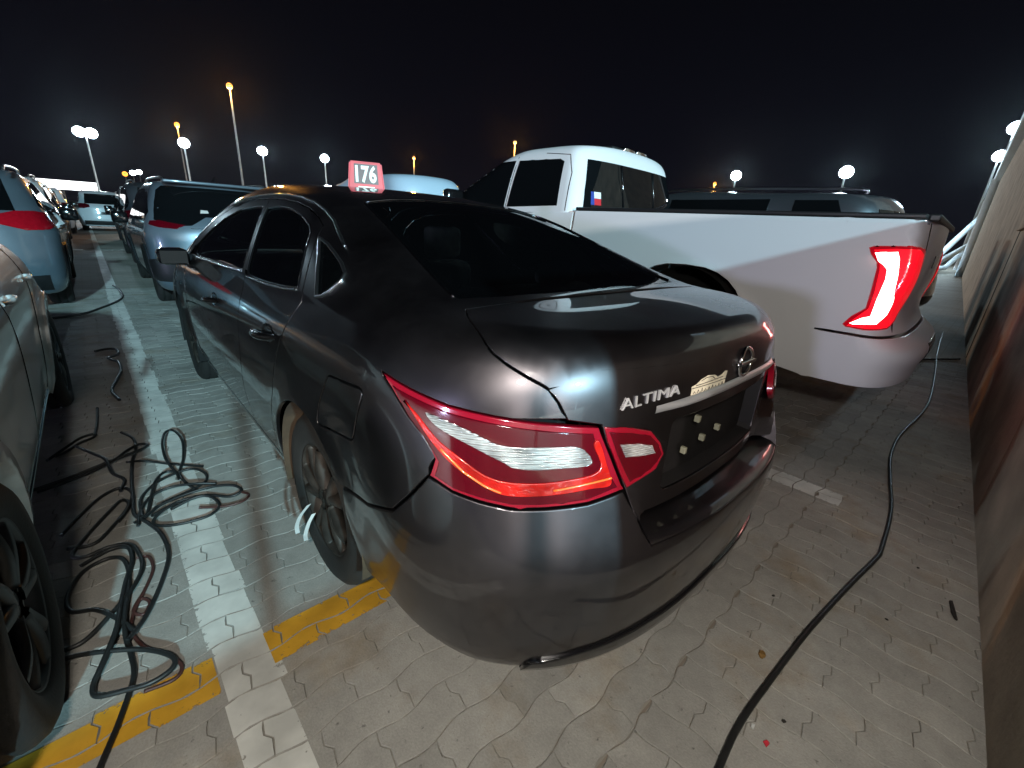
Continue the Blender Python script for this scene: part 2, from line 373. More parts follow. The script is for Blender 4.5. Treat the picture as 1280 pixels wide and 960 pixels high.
# ---------------------------------------------------------------- wheels
def wheel(parent,x,y,r=.332,wd=.215,side=-1,rimr=None,spokes=5,rimmat='alloy',z=None,seg=56):
    """tyre + rim; outer face at x, centre height r"""
    rimr=rimr or r*.64; t=thing_part('wheel',parent,(x,y,z or r))
    s=wd; q=s*.5
    prof=[(rimr*.97,-s*.86),(rimr*1.03,-s*.97),(rimr*1.12,-s),(r*.86,-s*1.02),(r*.95,-s*.97),(r*.988,-s*.86),(r,-s*.7),(r,-s*.62),(r-.008,-s*.60),(r-.008,-s*.57),(r,-s*.55),(r,-s*.30),(r-.008,-s*.28),(r-.008,-s*.25),(r,-s*.23),(r*.992,-s*.13),(r*.965,-s*.045),(r*.90,s*.02),(r*.80,s*.025),(rimr*1.08,-s*.005),(rimr*1.0,-s*.05),(rimr*.98,-s*.12)]
    g=G().add(*lathe(prof,seg)); 
    if side<0: g=g.mirror()
    g.build('tyre','rubber',t)
    rg=G().add(*lathe([(rimr*1.0,-s*.9),(rimr*.90,-s*.8),(rimr*.88,-s*.25),(rimr*.93,-s*.10),(rimr*.99,-s*.05),(rimr*1.01,-s*.035),(rimr*1.0,-s*.06)],seg))
    rg.add(*lathe([(rimr*.9,-s*.62),(.001,-s*.60)],seg))
    rg.add(*lathe([(rimr*.30,-s*.3),(rimr*.26,-s*.13),(rimr*.17,-s*.10),(.001,-s*.10)],24))
    for k in range(spokes):
        for d in (-.20,.20):
            a=2*math.pi*k/spokes+d*.55; b=2*math.pi*k/spokes+d*1.25
            p0=np.array([-s*.16,rimr*.22*math.cos(a),rimr*.22*math.sin(a)]); p1=np.array([-s*.10,rimr*.62*math.cos((a+b)/2),rimr*.62*math.sin((a+b)/2)]); p2=np.array([-s*.11,rimr*.95*math.cos(b),rimr*.95*math.sin(b)])
            P=smoothline([p0,p1,p2],4); rr=np.linspace(.13,.085,len(P))*rimr
            v,f=tube(P,rr,6); v=[(p[0]*1.0+(-.012 if 0 else 0),p[1],p[2]) for p in v]; rg.add(v,f)
    for k in range(5):
        a=2*math.pi*(k+.5)/5; rg.add(*tube([(-s*.2,rimr*.19*math.cos(a),rimr*.19*math.sin(a)),(-s*.075,rimr*.19*math.cos(a),rimr*.19*math.sin(a))],.011,6))
    if side<0: rg=rg.mirror()
    rg.build('rim',rimmat,t)
    return t
def thing_part(name,parent,loc):
    o=bpy.data.objects.new(name,None); COL.objects.link(o); o.parent=parent; o.location=loc; o.empty_display_size=.1; return o
def chart_back(B,lid=None):
    def f(q):
        q=np.asarray(q,float); n=len(q); O=np.stack([q[:,0],np.full(n,-1.),q[:,1]],-1); return B.hit(O,np.tile([0,1.,0],(n,1)),0,3.2,140)[0]
    return f
def chart_front(B):
    def f(q):
        q=np.asarray(q,float); n=len(q); O=np.stack([q[:,0],np.full(n,8.),q[:,1]],-1); return B.hit(O,np.tile([0,-1.,0],(n,1)),0,5,200)[0]
    return f
def pol(P,yc=1.0): return [(math.atan2(p[0],yc-p[1]),p[2]) for p in P]
def lensmat():
    m=mat('reverse_lens',(.50,.50,.49),.16,.25,1); n=m.node_tree.nodes; l=m.node_tree.links; b=n['Principled BSDF']
    t=n.new('ShaderNodeTexCoord'); v=n.new('ShaderNodeTexWave'); v.wave_type='BANDS'; v.bands_direction='DIAGONAL'; v.inputs['Scale'].default_value=42; v.inputs['Distortion'].default_value=1.2; l.new(t.outputs['Object'],v.inputs['Vector'])
    v2=n.new('ShaderNodeTexWave'); v2.wave_type='BANDS'; v2.bands_direction='Z'; v2.inputs['Scale'].default_value=60; l.new(t.outputs['Object'],v2.inputs['Vector'])
    ad=n.new('ShaderNodeMath'); l.new(v.outputs[1],ad.inputs[0]); l.new(v2.outputs[1],ad.inputs[1])
    u=n.new('ShaderNodeBump'); u.inputs['Strength'].default_value=.8; u.inputs['Distance'].default_value=.004; l.new(ad.outputs[0],u.inputs['Height']); l.new(u.outputs[0],b.inputs['Normal'])
    x=n.new('ShaderNodeTexNoise'); x.inputs['Scale'].default_value=16; l.new(t.outputs['Object'],x.inputs['Vector']); r=n.new('ShaderNodeValToRGB'); r.color_ramp.elements[0].position=.35; r.color_ramp.elements[0].color=(.20,.20,.20,1); r.color_ramp.elements[1].position=.65; r.color_ramp.elements[1].color=(.66,.66,.64,1)
    l.new(x.outputs[0],r.inputs[0]); l.new(r.outputs[0],b.inputs['Base Color'])
lensmat()
# ================================================================= the charcoal sedan
SED=Body(
 W=[(.12,.81),(.2,.852),(.3,.882),(.45,.908),(.6,.920),(.72,.922),(.8,.922),(.87,.915),(.93,.900),(.98,.876),(1.04,.845),(1.12,.800),(1.22,.737),(1.32,.667),(1.4,.600),(1.5,.51)],
 YR=[(.12,.10),(.2,.055),(.3,.03),(.45,.008),(.58,.0),(.66,.018),(.75,.045),(.85,.07),(.95,.085),(1.03,.10),(1.1,.14),(1.2,.25)],
 YF=[(.12,4.62),(.2,4.72),(.35,4.85),(.5,4.875),(.65,4.86),(.8,4.78),(.9,4.66),(1.0,4.5),(1.2,4.3)],
 T=[(-.1,1.07),(.1,1.097),(.2,1.105),(.45,1.122),(.66,1.138),(.8,1.177),(1.0,1.248),(1.25,1.338),(1.5,1.407),(1.75,1.450),(2.1,1.478),(2.5,1.486),(2.9,1.468),(3.15,1.42),(3.4,1.315),(3.65,1.2),(3.9,1.09),(4.05,1.035),(4.3,.98),(4.6,.90),(4.9,.79)],
 crown=[(0,.02),(.6,.022),(1.0,.035),(1.6,.05),(2.4,.055),(3.2,.06),(3.9,.06),(4.3,.05),(4.9,.06)],
 LR=[(.1,.60),(.3,.62),(.6,.68),(.9,.72),(1.2,.75)],PR=[(.1,2.7),(.3,2.6),(.6,2.5),(1.2,2.5)],LF=.95,PF=2.4,
 k=[(0,.05),(.4,.06),(.9,.14),(1.5,.12),(2.2,.07),(3,.06),(3.6,.07),(4.1,.09),(4.9,.10)],zb=.19,rise=.022,arches=((1.113,.33),(3.855,.33)))
B=SED; LID=.094
sedan=thing('sedan','dark charcoal four-door sedan with red numbered block on its roof','car',(0,0,0))
side=lambda q:B.side(q,-1); top=B.top; polr=lambda q:B.polar(q,1.0)
class LidBody: pass
def lidval():  # the boot lid is set in behind the bumper line in the middle of the car
    return LID
XB=Spl((.2,.70),(.392,.726),(.5,.752),(.6,.757),(.8,.738),(1.0,.70),(1.3,.635),(1.5,.597),(1.75,.578),(2.0,.575),(3.0,.575),(3.3,.605),(3.7,.67),(4.0,.71),(4.45,.66))
ys=np.concatenate([np.linspace(.392,.6,9)[:-1],np.linspace(.60,3.80,65)]); RAIL=B.top(np.stack([-XB(ys),ys],-1))      # where roof sheet and side sheet meet
railfree=lambda p:abs(abs(p[0])-XB(p[1]))<.006 and p[1]>.385 and p[2]>.95
def both(g): return G().join(g).join(g.mirror())
rail2=[(p[1],p[2]) for p in RAIL]
# --- outlines, side view (y,z)
seam_xy=smoothline([(-.636,.588),(-.690,.503),(-.722,.400),(-.717,.350),(-.690,.298),(-.656,.254)],8); SEAM=B.top(seam_xy)
seam_hi=[(p[0],p[1]) for p in SEAM if p[1]>.40]; seam_lo=[(p[1],p[2]) for p in SEAM if p[1]<=.396]
lid_seam=[(.217,.930),(.235,.968)]+seam_lo[::-1]
lamp_top=[(.604,.981),(.485,.958),(.407,.943),(.291,.928)]
lamp_front=[(.423,.790),(.411,.823),(.445,.864),(.492,.900),(.551,.949)]
arch_r=arc(1.113,.335,.385,128,-8,18); arch_rr=arc(1.113,.335,.385,180-14,128,5)
door_rear_edge=[(1.60,.30),(1.57,.45),(1.52,.56),(1.45,.67),(1.39,.77),(1.325,.86),(1.275,.935),(1.245,1.00),(1.215,1.045)]
door_top_r=[(1.40,1.288),(1.50,1.318),(1.66,1.350),(1.85,1.372),(2.05,1.384),(2.30,1.387)]
pillar_b=[(2.30,1.387),(2.20,1.27),(2.10,1.17),(1.99,1.05),(1.925,.99),(1.895,.93),(1.905,.80),(1.96,.66),(2.02,.50),(2.04,.30)]
door_top_f=[(2.30,1.387),(2.55,1.383),(2.80,1.366),(3.02,1.326),(3.22,1.262),(3.40,1.172),(3.56,1.085),(3.66,1.02)]
door_front=[(3.66,1.02),(3.52,.98),(3.44,.92),(3.40,.80),(3.385,.60),(3.36,.30)]
quarter_glass=[(1.345,1.247),(1.26,1.232),(1.17,1.208),(1.09,1.185),(1.025,1.160),(1.012,1.140),(1.035,1.105),(1.065,1.088),(1.11,1.080),(1.155,1.118),(1.25,1.188)]
fuel=[(.862,.892),(.86,.900),(.845,.905),(.675,.922),(.658,.918),(.652,.905),(.690,.785),(.703,.765),(.72,.758),(.925,.722),(.945,.722),(.952,.735),(.935,.79)]
quarter=[tuple(p) for p in rail2]+[(3.80,1.05),(3.66,1.02)]+door_top_f[::-1][1:]+door_top_r[::-1][1:]+[(1.30,1.165)]+door_rear_edge[::-1]+[(1.60,.29),(3.34,.29),(3.40,.215),(2.4,.205),(1.52,.21)]+arch_r[::-1]+[(.87,.62)]+[(.80,.578),(.632,.601),(.518,.643),(.469,.702),(.42,.775)]+lamp_front+lamp_top+lid_seam
# --- body shell sheets
bodyg=panel(B,side,quarter,.03,[quarter_glass,fuel],free=railfree).join(panel(B,side,quarter,.03,[quarter_glass],free=railfree).mirror())
glass_back=[(-.600,.672),(-.45,.648),(-.25,.630),(0,.622),(.25,.630),(.45,.648),(.600,.672),(.608,.69),(.565,1.0),(.530,1.30),(.505,1.44),(.49,1.468),(.35,1.515),(.18,1.54),(0,1.548),(-.18,1.54),(-.35,1.515),(-.49,1.468),(-.505,1.44),(-.530,1.30),(-.565,1.0),(-.608,.69)]
wy=[(-.62,3.74),(-.50,3.88),(-.25,3.99),(0,4.03),(.25,3.99),(.50,3.88),(.62,3.74),(.52,3.17),(.46,3.08),(.25,3.045),(0,3.035),(-.25,3.045),(-.46,3.08),(-.52,3.17)]
roof=[(p[0],p[1]) for p in RAIL]+[(-.5,3.93),(-.25,4.04),(0,4.08),(.25,4.04),(.5,3.93)]+[(-p[0],p[1]) for p in RAIL[::-1]]+[(-x,y) for x,y in seam_hi[::-1]]+[(.3,.585),(0,.575),(-.3,.585)]+seam_hi
bodyg.join(panel(B,top,roof,.035,[glass_back,wy],free=railfree))
# front wings
ya=np.linspace(3.80,4.42,12); RW=B.top(np.stack([-XB(ya),ya],-1))
wing=[(p[1],p[2]) for p in RW]+[(4.46,.80),(4.43,.60),(4.40,.42)]+arc(3.855,.335,.385,25,165,16)+[(3.40,.32),(3.40,.60),(3.415,.80),(3.455,.92),(3.535,.985),(3.68,1.03)]
bodyg.join(both(panel(B,side,wing,.04)))
bodyg.build('body',PAINT,sedan)
hood=[(-x,y) for x,y in zip(XB(ya),ya)]+[(-.45,4.52),(-.2,4.58),(0,4.6),(.2,4.58),(.45,4.52)]+[(x,y) for x,y in zip(XB(ya)[::-1],ya[::-1])]+[(.5,3.935),(.25,4.045),(0,4.085),(-.25,4.045),(-.5,3.935)]
panel(B,top,hood,.05).build('hood',PAINT,sedan)
cf=chart_front(B); fpol=lambda q:B.polar(q,3.9,True)
fb=panel(B,fpol,[(-.98,.24),(-.5,.22),(0,.21),(.5,.22),(.98,.24),(.98,.55),(.93,.78),(.8,.83),(.5,.82),(0,.80),(-.5,.82),(-.8,.83),(-.93,.78),(-.98,.55)],.05); fb.build('front_bumper',PAINT,sedan)
for s in (-1,1):
    panel(B,fpol,[(s*.42,.66),(s*.62,.68),(s*.90,.80),(s*.88,.83),(s*.6,.80),(s*.42,.74)],.04,off=.004).build('headlight','chrome',sedan)
panel(B,fpol,[(-.3,.50),(.3,.50),(.34,.70),(-.34,.70)],.05,off=.004).build('grille','gloss_black',sedan)
panel(B,top,wy,.05,off=-.002,m=None).build('windshield','tinted_glass',sedan)
rw=panel(B,top,glass_back,.035,off=-.0015,gap=.002).build('rear_window','tinted_glass',sedan)
# black printed border round the rear glass, on the inner face
gin=[(x*.93,.70+(y-.70)*.93+.025) for x,y in glass_back]
panel(B,top,glass_back,.04,[gin],off=-.006,lip=False).build('glass_border','gloss_black',rw)
G().add(*tube(surf_line(B,top,[glass_back[i] for i in (7,8,9,10,11,12,13,14,15,16,17,18,19,20,21)],.001,n=5),.0042,6)).build('window_trim','dark_chrome',sedan)
# --- doors
g_rear=[(1.30,1.085),(1.42,1.072),(1.65,1.060),(1.93,1.055),(1.985,1.075),(2.09,1.19),(2.20,1.315),(2.22,1.340),(2.05,1.350),(1.85,1.343),(1.66,1.320),(1.52,1.288),(1.455,1.262)]
g_front=[(2.06,1.065),(2.40,1.052),(2.80,1.040),(3.20,1.028),(3.47,1.022),(3.40,1.085),(3.20,1.195),(3.00,1.270),(2.75,1.325),(2.50,1.345),(2.32,1.348),(2.27,1.315),(2.15,1.18)]
rear_door=door_rear_edge+[(1.30,1.165)]+door_top_r+pillar_b[1:]+[(1.80,.298)]
front_door=door_top_f+door_front[1:]+[(2.7,.30)]+pillar_b[::-1][:-1]
def handle(parent,y,z,s):
    c=B.side(np.array([[y+d,z-.004*k] for k,d in enumerate((-.10,-.085,-.05,0,.05,.085,.10))]),s); n=B.grad(c)
    off=np.array([.002,.022,.036,.040,.036,.022,.002]); g=G().add(*tube(c+n*off[:,None],[.010,.013,.0145,.015,.0145,.013,.010],10))
    g.build('door_handle',PAINT,parent)
    cup=B.side(np.array([[y+.075*math.cos(a),z-.004+.032*math.sin(a)] for a in np.linspace(0,2*math.pi,20,endpoint=False)]),s); n=B.grad(cup)
    cc=B.side(np.array([[y,z-.004]]),s); nn=B.grad(cc)
    G().add(np.concatenate([cup+n*.0015,cc-nn*.004]),[(i,(i+1)%20,20) for i in range(20)]).build('handle_cup','gloss_black',parent)
for s in (-1,1):
    ch=lambda q,s=s:B.side(q,s); fx=(lambda g:g) if s<0 else (lambda g:g.mirror())
    for nm,out,gl,hy,hz in (('rear_door',rear_door,g_rear,1.44,.905),('front_door',front_door,g_front,2.42,.880)):
        d=fx(panel(B,side,out,.03,[gl])).build(nm,PAINT,sedan)
        fx(panel(B,side,gl,.05,off=-.007,gap=-.004,lip=True)).build('door_glass','tinted_glass',d)
        handle(d,hy,hz,s)
        # bright strip along the window sill, dark seal round the glass
        zz=[p for p in gl if p[1]<1.10]; zz=sorted(zz); 
        G().add(*tube(surf_line(B,ch,[(y,z-.010) for y,z in zz],.003,n=6),.0055,6)).build('sill_trim','dark_chrome',d)
        G().add(*tube(surf_line(B,ch,gl+gl[:1],-.003,n=5),.0042,6,False)).build('window_seal','gloss_black',d)
    qg=fx(panel(B,side,quarter_glass,.03,off=-.004,gap=-.003)).build('quarter_window','tinted_glass',sedan)
    G().add(*tube(surf_line(B,ch,quarter_glass+quarter_glass[:1],.0015,n=4),.0060,6,False)).build('quarter_trim','satin_chrome',sedan)
    # roof-side moulding in the ditch between roof and door frame
    G().add(*tube(surf_line(B,ch,[(1.16,1.232),(1.36,1.305),(1.5,1.342),(1.66,1.372),(1.85,1.392),(2.05,1.404),(2.30,1.407),(2.55,1.402),(2.8,1.386),(3.02,1.346)],.0035,n=5),.0055,6)).build('roof_moulding','satin_chrome',sedan)
    # door mirror
    md=thing_part('door_mirror',sedan,(0,0,0)); mx=lambda P:[(x*-s,y,z) for x,y,z in P]
    v,f=box(-1.045,3.27,.962,-.875,3.42,1.066,bev=.035); G().add(mx(v),f).build('mirror_housing','gloss_black',md)
    v,f=box(-1.03,3.264,.975,-.89,3.272,1.052); G().add(mx(v),f,smooth=False).build('mirror_glass','recess_dark',md)
    G().add(*tube(mx([(-.93,3.36,.985),(-.87,3.40,.99),(-.82,3.42,.995)]),.03,8)).build('mirror_arm','black_plastic',md)
    # wheel-arch liners and flares
    for wy_,nm in ((1.113,'rear'),(3.855,'front')):
        P=[(s*.60,wy_+.378*math.cos(a),.335+.378*math.sin(a)) for a in np.linspace(-.25,math.pi+.25,26)]
        Q=[(s*.905,p[1],p[2]) for p in P]; Z=[(s*.60,wy_+.15*math.cos(a),.335+.15*math.sin(a)) for a in np.linspace(-.25,math.pi+.25,26)]
        n=len(P); G().add(P+Q+Z,[(i,i+1,n+i+1,n+i) for i in range(n-1)]+[(2*n+i,2*n+i+1,i+1,i) for i in range(n-1)]).build('wheel_arch_liner','liner' if nm=='rear' else 'black_inside',sedan)
    for y_ in (1.113,3.855): wheel(sedan,s*.892,y_,.332,.215,s)
fd=panel(B,side,fuel,.03,gap=.0028); fd.build('fuel_door',PAINT,sedan)
# --- bumper
bump_l=[(-.925,.79,.575),(-.919,.632,.598),(-.907,.518,.640),(-.889,.469,.699),(-.861,.423,.770),(-.834,.365,.746),(-.797,.308,.734),(-.748,.252,.725),(-.692,.205,.727),(-.602,.151,.733),(-.513,.114,.750),(-.487,.085,.69),(-.472,.06,.64),(-.455,.035,.600)]
low=[(-.895,.80,.36),(-.86,.76,.275),(-.84,.6,.255),(-.80,.42,.235),(-.75,.27,.207),(-.60,.15,.195),(-.4,.09,.20),(-.2,.06,.20)]
bl=pol(bump_l); lo=pol(low)
bump=bl+[(-a,z) for a,z in bl[::-1]]+[(-a,z) for a,z in lo]+lo[::-1]
fix=[(-1.335,.575)]+bl[1:]; 
bg_=panel(B,polr,bl+[(-a,z) for a,z in bl[::-1]]+[(-a,z) for a,z in lo]+[(0,.20)]+lo[::-1],.028,gap=.0016,bev=.0055)
# step on top of the bumper, in front of the boot lid
xs=np.linspace(-.455,.455,41); yo=chart_back(B)(np.stack([xs,np.full(41,.5985)],-1)); yi=chart_back(B)(np.stack([xs,np.full(41,.66)],-1))[:,1]*0+LID+.0
v=[];n=[];rows=9
for i in range(rows):
    t=i/(rows-1)
    for j in range(41):
        inn=max(LID+.012,yo[j,1]+.05)+.02
        y=yo[j,1]+.004+(inn-yo[j,1])*t; z=.5985+.008*math.sin(min(1,t*5)*math.pi/2)+.008*t
        v.append((xs[j],y,z))
f=[(i*41+j,i*41+j+1,(i+1)*41+j+1,(i+1)*41+j) for i in range(rows-1) for j in range(40)]
bg_.add(v,f)
# end walls of the step, between bumper edge and boot lid
ea=np.array([(-.513,.114,.750),(-.487,.085,.69),(-.472,.06,.64),(-.455,.037,.600)]); eb=np.array([(-.500,.150,.752),(-.478,.145,.69),(-.463,.140,.64),(-.452,.135,.612)]); ea=B.polar(np.array(pol(ea)),1.0)
wv0=G().add(np.concatenate([ea,eb]),[(i,i+1,5+i,4+i) for i in range(3)]); bg_.join(wv0).join(wv0.mirror())
bumper=bg_.build('rear_bumper',PAINT,sedan)
val=pol([(-.70,.2,.262),(-.58,.14,.285),(-.35,.08,.30),(0,.05,.305)]); val=val+[(-a,z) for a,z in val[::-1][1:]]
vlo=pol([(-.72,.22,.192),(-.4,.09,.192),(0,.06,.192)]); vlo=vlo+[(-a,z) for a,z in vlo[::-1][1:]]
panel(B,polr,val+vlo[::-1],.035,off=.010,bev=.006,depth=.03).build('bumper_valance','gloss_black',sedan)
# --- boot lid: upright face and deck
lidL=[(-.557,.173,.912),(-.545,.165,.87),(-.534,.149,.837),(-.520,.13,.79),(-.508,.117,.752),(-.489,.10,.69),(-.474,.10,.640),(-.462,.10,.622)]
ll=pol(lidL)
B.lid=None
xe=np.linspace(-.60,.60,31)
def lid_polar(q):
    a=B.polar(q,1.0); B.lid=LID; b=B.polar(q,1.0); B.lid=None
    t=np.clip((.50-np.abs(a[:,0]))/.09,0,1); t=t*t*(3-2*t); return a+(b-a)*t[:,None]
zc_=1.035
tl=[(-.60,.20,zc_-.075),(-.605,.215,zc_-.02),(-.60,.21,zc_)]
lid_top=[(math.atan2(x,1.0-.17),zc_) for x in np.linspace(-.575,.575,25)]
edgeL=dens([pol([tuple(SEAM[-1])])[0],(math.atan2(-.575,.83),zc_)],.02)[:6]; edgeL=np.array([edgeL[0]+(np.array((math.atan2(-.575,.83),zc_))-edgeL[0])*t for t in np.linspace(0,1,6)])
face=[tuple(p) for p in edgeL[::-1]]+pol([(-.642,.235,.966),(-.629,.216,.927)])+ll
face_r=[(-a,z) for a,z in face[::-1]]
plate=[(-.330,.690),(-.315,.676),(.315,.676),(.330,.690),(.330,.872),(.318,.884),(-.318,.884),(-.330,.872)]   # (x,z) opening of the licence pocket
platep=[(math.atan2(x,1-LID),z) for x,z in plate]
topline=lambda p:(p[2]>zc_-.010 or (p[2]>.991 and abs(p[0])>.57)) and p[1]<.35
lf=panel(B,lid_polar,face+[(0,.622)]+face_r+lid_top[::-1][1:-1],.025,[platep],free=topline)
deckedge=lid_polar(np.array(lid_top)); 
eL=[(p[0],p[1]) for p in lid_polar(edgeL)]; eR=[(-x,y) for x,y in eL]
deck=[(p[0],p[1]) for p in deckedge]+eR[::-1][1:-1]+[(-x,y) for x,y in seam_xy[::-1]]+[(.45,.575),(.25,.560),(0,.553),(-.25,.560),(-.45,.575)]+[tuple(p) for p in seam_xy]+eL[1:-1]
decktop=panel(B,top,deck,.028,free=lambda p:(p[2]<zc_+.012 and abs(p[0])<.60) or (abs(p[0])<.655 and p[1]<.255))
lf.join(decktop)
lid=lf.build('trunk_lid',PAINT,sedan)
# licence pocket: a sunk dark panel with side walls
po=lid_polar(np.array(dens(platep,.05))); pi=(po-po.mean(0))*np.array([.965,1,.93])+po.mean(0)+np.array([0,.045,0]); ctr=lid_polar(np.array([[0.,.78]]))+np.array([0,.045,0]); n=len(po)
pg=G().add(np.concatenate([po+np.array([0,.004,0]),pi]),[(i,(i+1)%n,n+(i+1)%n,n+i) for i in range(n)],smooth=False)
pg.add(np.concatenate([pi,ctr]),[(i,(i+1)%n,n) for i in range(n)])
pg.build('licence_pocket','recess_dark',lid)
for (x,z) in ((-.150,.840),(-.195,.752),(-.095,.765),(.005,.772)):
    y=float(lid_polar(np.array([[math.atan2(x,1-LID),z]]))[0,1])+.024
    G().add(*box(x-.0065,y-.004,z-.010,x+.0065,y+.012,z+.010,bev=.002),smooth=False).build('plate_clip','plate_clip',lid)
def on_lid(x,z,off=0.):
    q=np.array([[math.atan2(a,1-LID-.03*abs(a)/.5),b] for a,b in zip(np.atleast_1d(x),np.atleast_1d(z))]); p=lid_polar(q); n=B.grad(p); return p+n*np.atleast_1d(off)[:,None]
# bright strip across the lid
xs=np.linspace(-.405,.405,60); zc2=.925+.013*(1-(xs/.405)**2); zt=zc2+.012; zb_=zc2-.006-.002*(1-(xs/.405)**4)
top_=on_lid(xs,zt,.003); mid=on_lid(xs,zc2+.004,.004+.015*np.minimum(1,(.405-np.abs(xs))/.10)); bot=on_lid(xs,zb_,.003+.010*np.minimum(1,(.405-np.abs(xs))/.10)); und=on_lid(xs,zb_-.003,.0)
v=np.concatenate([top_,mid,bot,und]); f=[(k*60+j,k*60+j+1,(k+1)*60+j+1,(k+1)*60+j) for k in range(3) for j in range(59)]
G().add(v,f).build('lid_strip','strip_metal',lid)
# badge: ring with a bar across it
C0=(.012,.992); ring=[(C0[0]+.043*math.cos(a),C0[1]+.040*math.sin(a)) for a in np.linspace(0,2*math.pi,40)]
bgd=G().add(*tube(on_lid([p[0] for p in ring],[p[1] for p in ring],.006),.0062,8,False))
bgd.add(*tube(on_lid(np.linspace(C0[0]-.055,C0[0]+.055,12),np.full(12,C0[1]),.009),.0075,6)); bgd.build('badge','chrome',lid)
# raised letters
def text_mesh(txt,size=1.,depth=.0,bold=0,res=3):
    c=bpy.data.curves.new('lettering',type='FONT'); c.body=txt; c.size=size; c.extrude=depth; c.offset=bold; c.resolution_u=res; c.space_character=1.08
    o=bpy.data.objects.new('lettering',c); COL.objects.link(o); bpy.context.view_layer.update()
    me=bpy.data.meshes.new_from_object(o.evaluated_get(bpy.context.evaluated_depsgraph_get())); bpy.data.objects.remove(o); bpy.data.curves.remove(c)
    v=np.array([p.co[:] for p in me.vertices]); f=[tuple(p.vertices) for p in me.polygons]; bpy.data.meshes.remove(me); return v,f
v,f=text_mesh('ALTIMA',1,.5,.0); lo_,hi_=v.min(0),v.max(0); u=(v-lo_)/(hi_-lo_)
x=-.530+.205*u[:,0]; z=.944+.014*u[:,0]+.026*u[:,1]; G().add(on_lid(x,z,.0005+.0045*u[:,2]),f,smooth=False).build('lettering','letter_metal',lid)
# dealer sticker: cream cut-out with a car outline over two lines of print
st=[(-.272,.944),(-.262,.940),(-.108,.940),(-.100,.948),(-.100,.962),(-.098,.985),(-.115,.987),(-.128,.980),(-.150,.976),(-.170,.985),(-.205,.989),(-.235,.983),(-.255,.972),(-.275,.968),(-.272,.958)]
stick=panel(B,lid_polar,[(math.atan2(x,1-LID-.03*abs(x)/.5),z) for x,z in st],.03,off=.0012,lip=False).build('sticker','sticker_cream',lid)
lines=G()
for pts in ([(-.272,.9625),(-.100,.9625)],[(-.235,.978),(-.21,.984),(-.18,.982),(-.165,.973)],[(-.255,.968),(-.12,.972)]):
    p=np.array(pts); q=np.concatenate([np.linspace(p[i],p[i+1],6) for i in range(len(p)-1)]); lines.add(*tube(on_lid(q[:,0],q[:,1],.0016),.0011,4))
for k in range(9):
    x0=-.262+.0175*k; h=.004+.0015*(k%3)
    lines.add(*tube(on_lid([x0,x0+.004,x0+.010],[.946,.946+h*1.6,.947],.0016),.0009,4))
lines.build('sticker_print','sticker_ink',lid)
# --- tail lamps
def lamp_patch(pts,mt,off,parent,name,m=1,step=.02,smooth=False,bev=.004,depth=.02,gap=.0015):
    q=pol(pts); g=panel(B,polr if name!='lid_lamp_' else lid_polar,q,step,off=off,bev=bev,depth=depth,gap=gap,smooth=smooth)
    if m<0: g=g.mirror()
    return g.build(name,mt,parent)
LAMP=[(-.878,.604,.981),(-.852,.485,.958),(-.818,.407,.943),(-.728,.291,.928),(-.645,.223,.919),(-.562,.176,.909),(-.549,.163,.872),(-.537,.150,.837),(-.523,.131,.79),(-.512,.115,.753),(-.602,.151,.735),(-.692,.205,.729),(-.748,.252,.727),(-.797,.308,.736),(-.834,.365,.748),(-.859,.421,.772),(-.851,.413,.815),(-.857,.442,.862),(-.869,.492,.901),(-.878,.551,.949)]
def inset(P,d):
    q=np.array([(p[0],p[1],p[2]) for p in P]); c=q.mean(0); return q
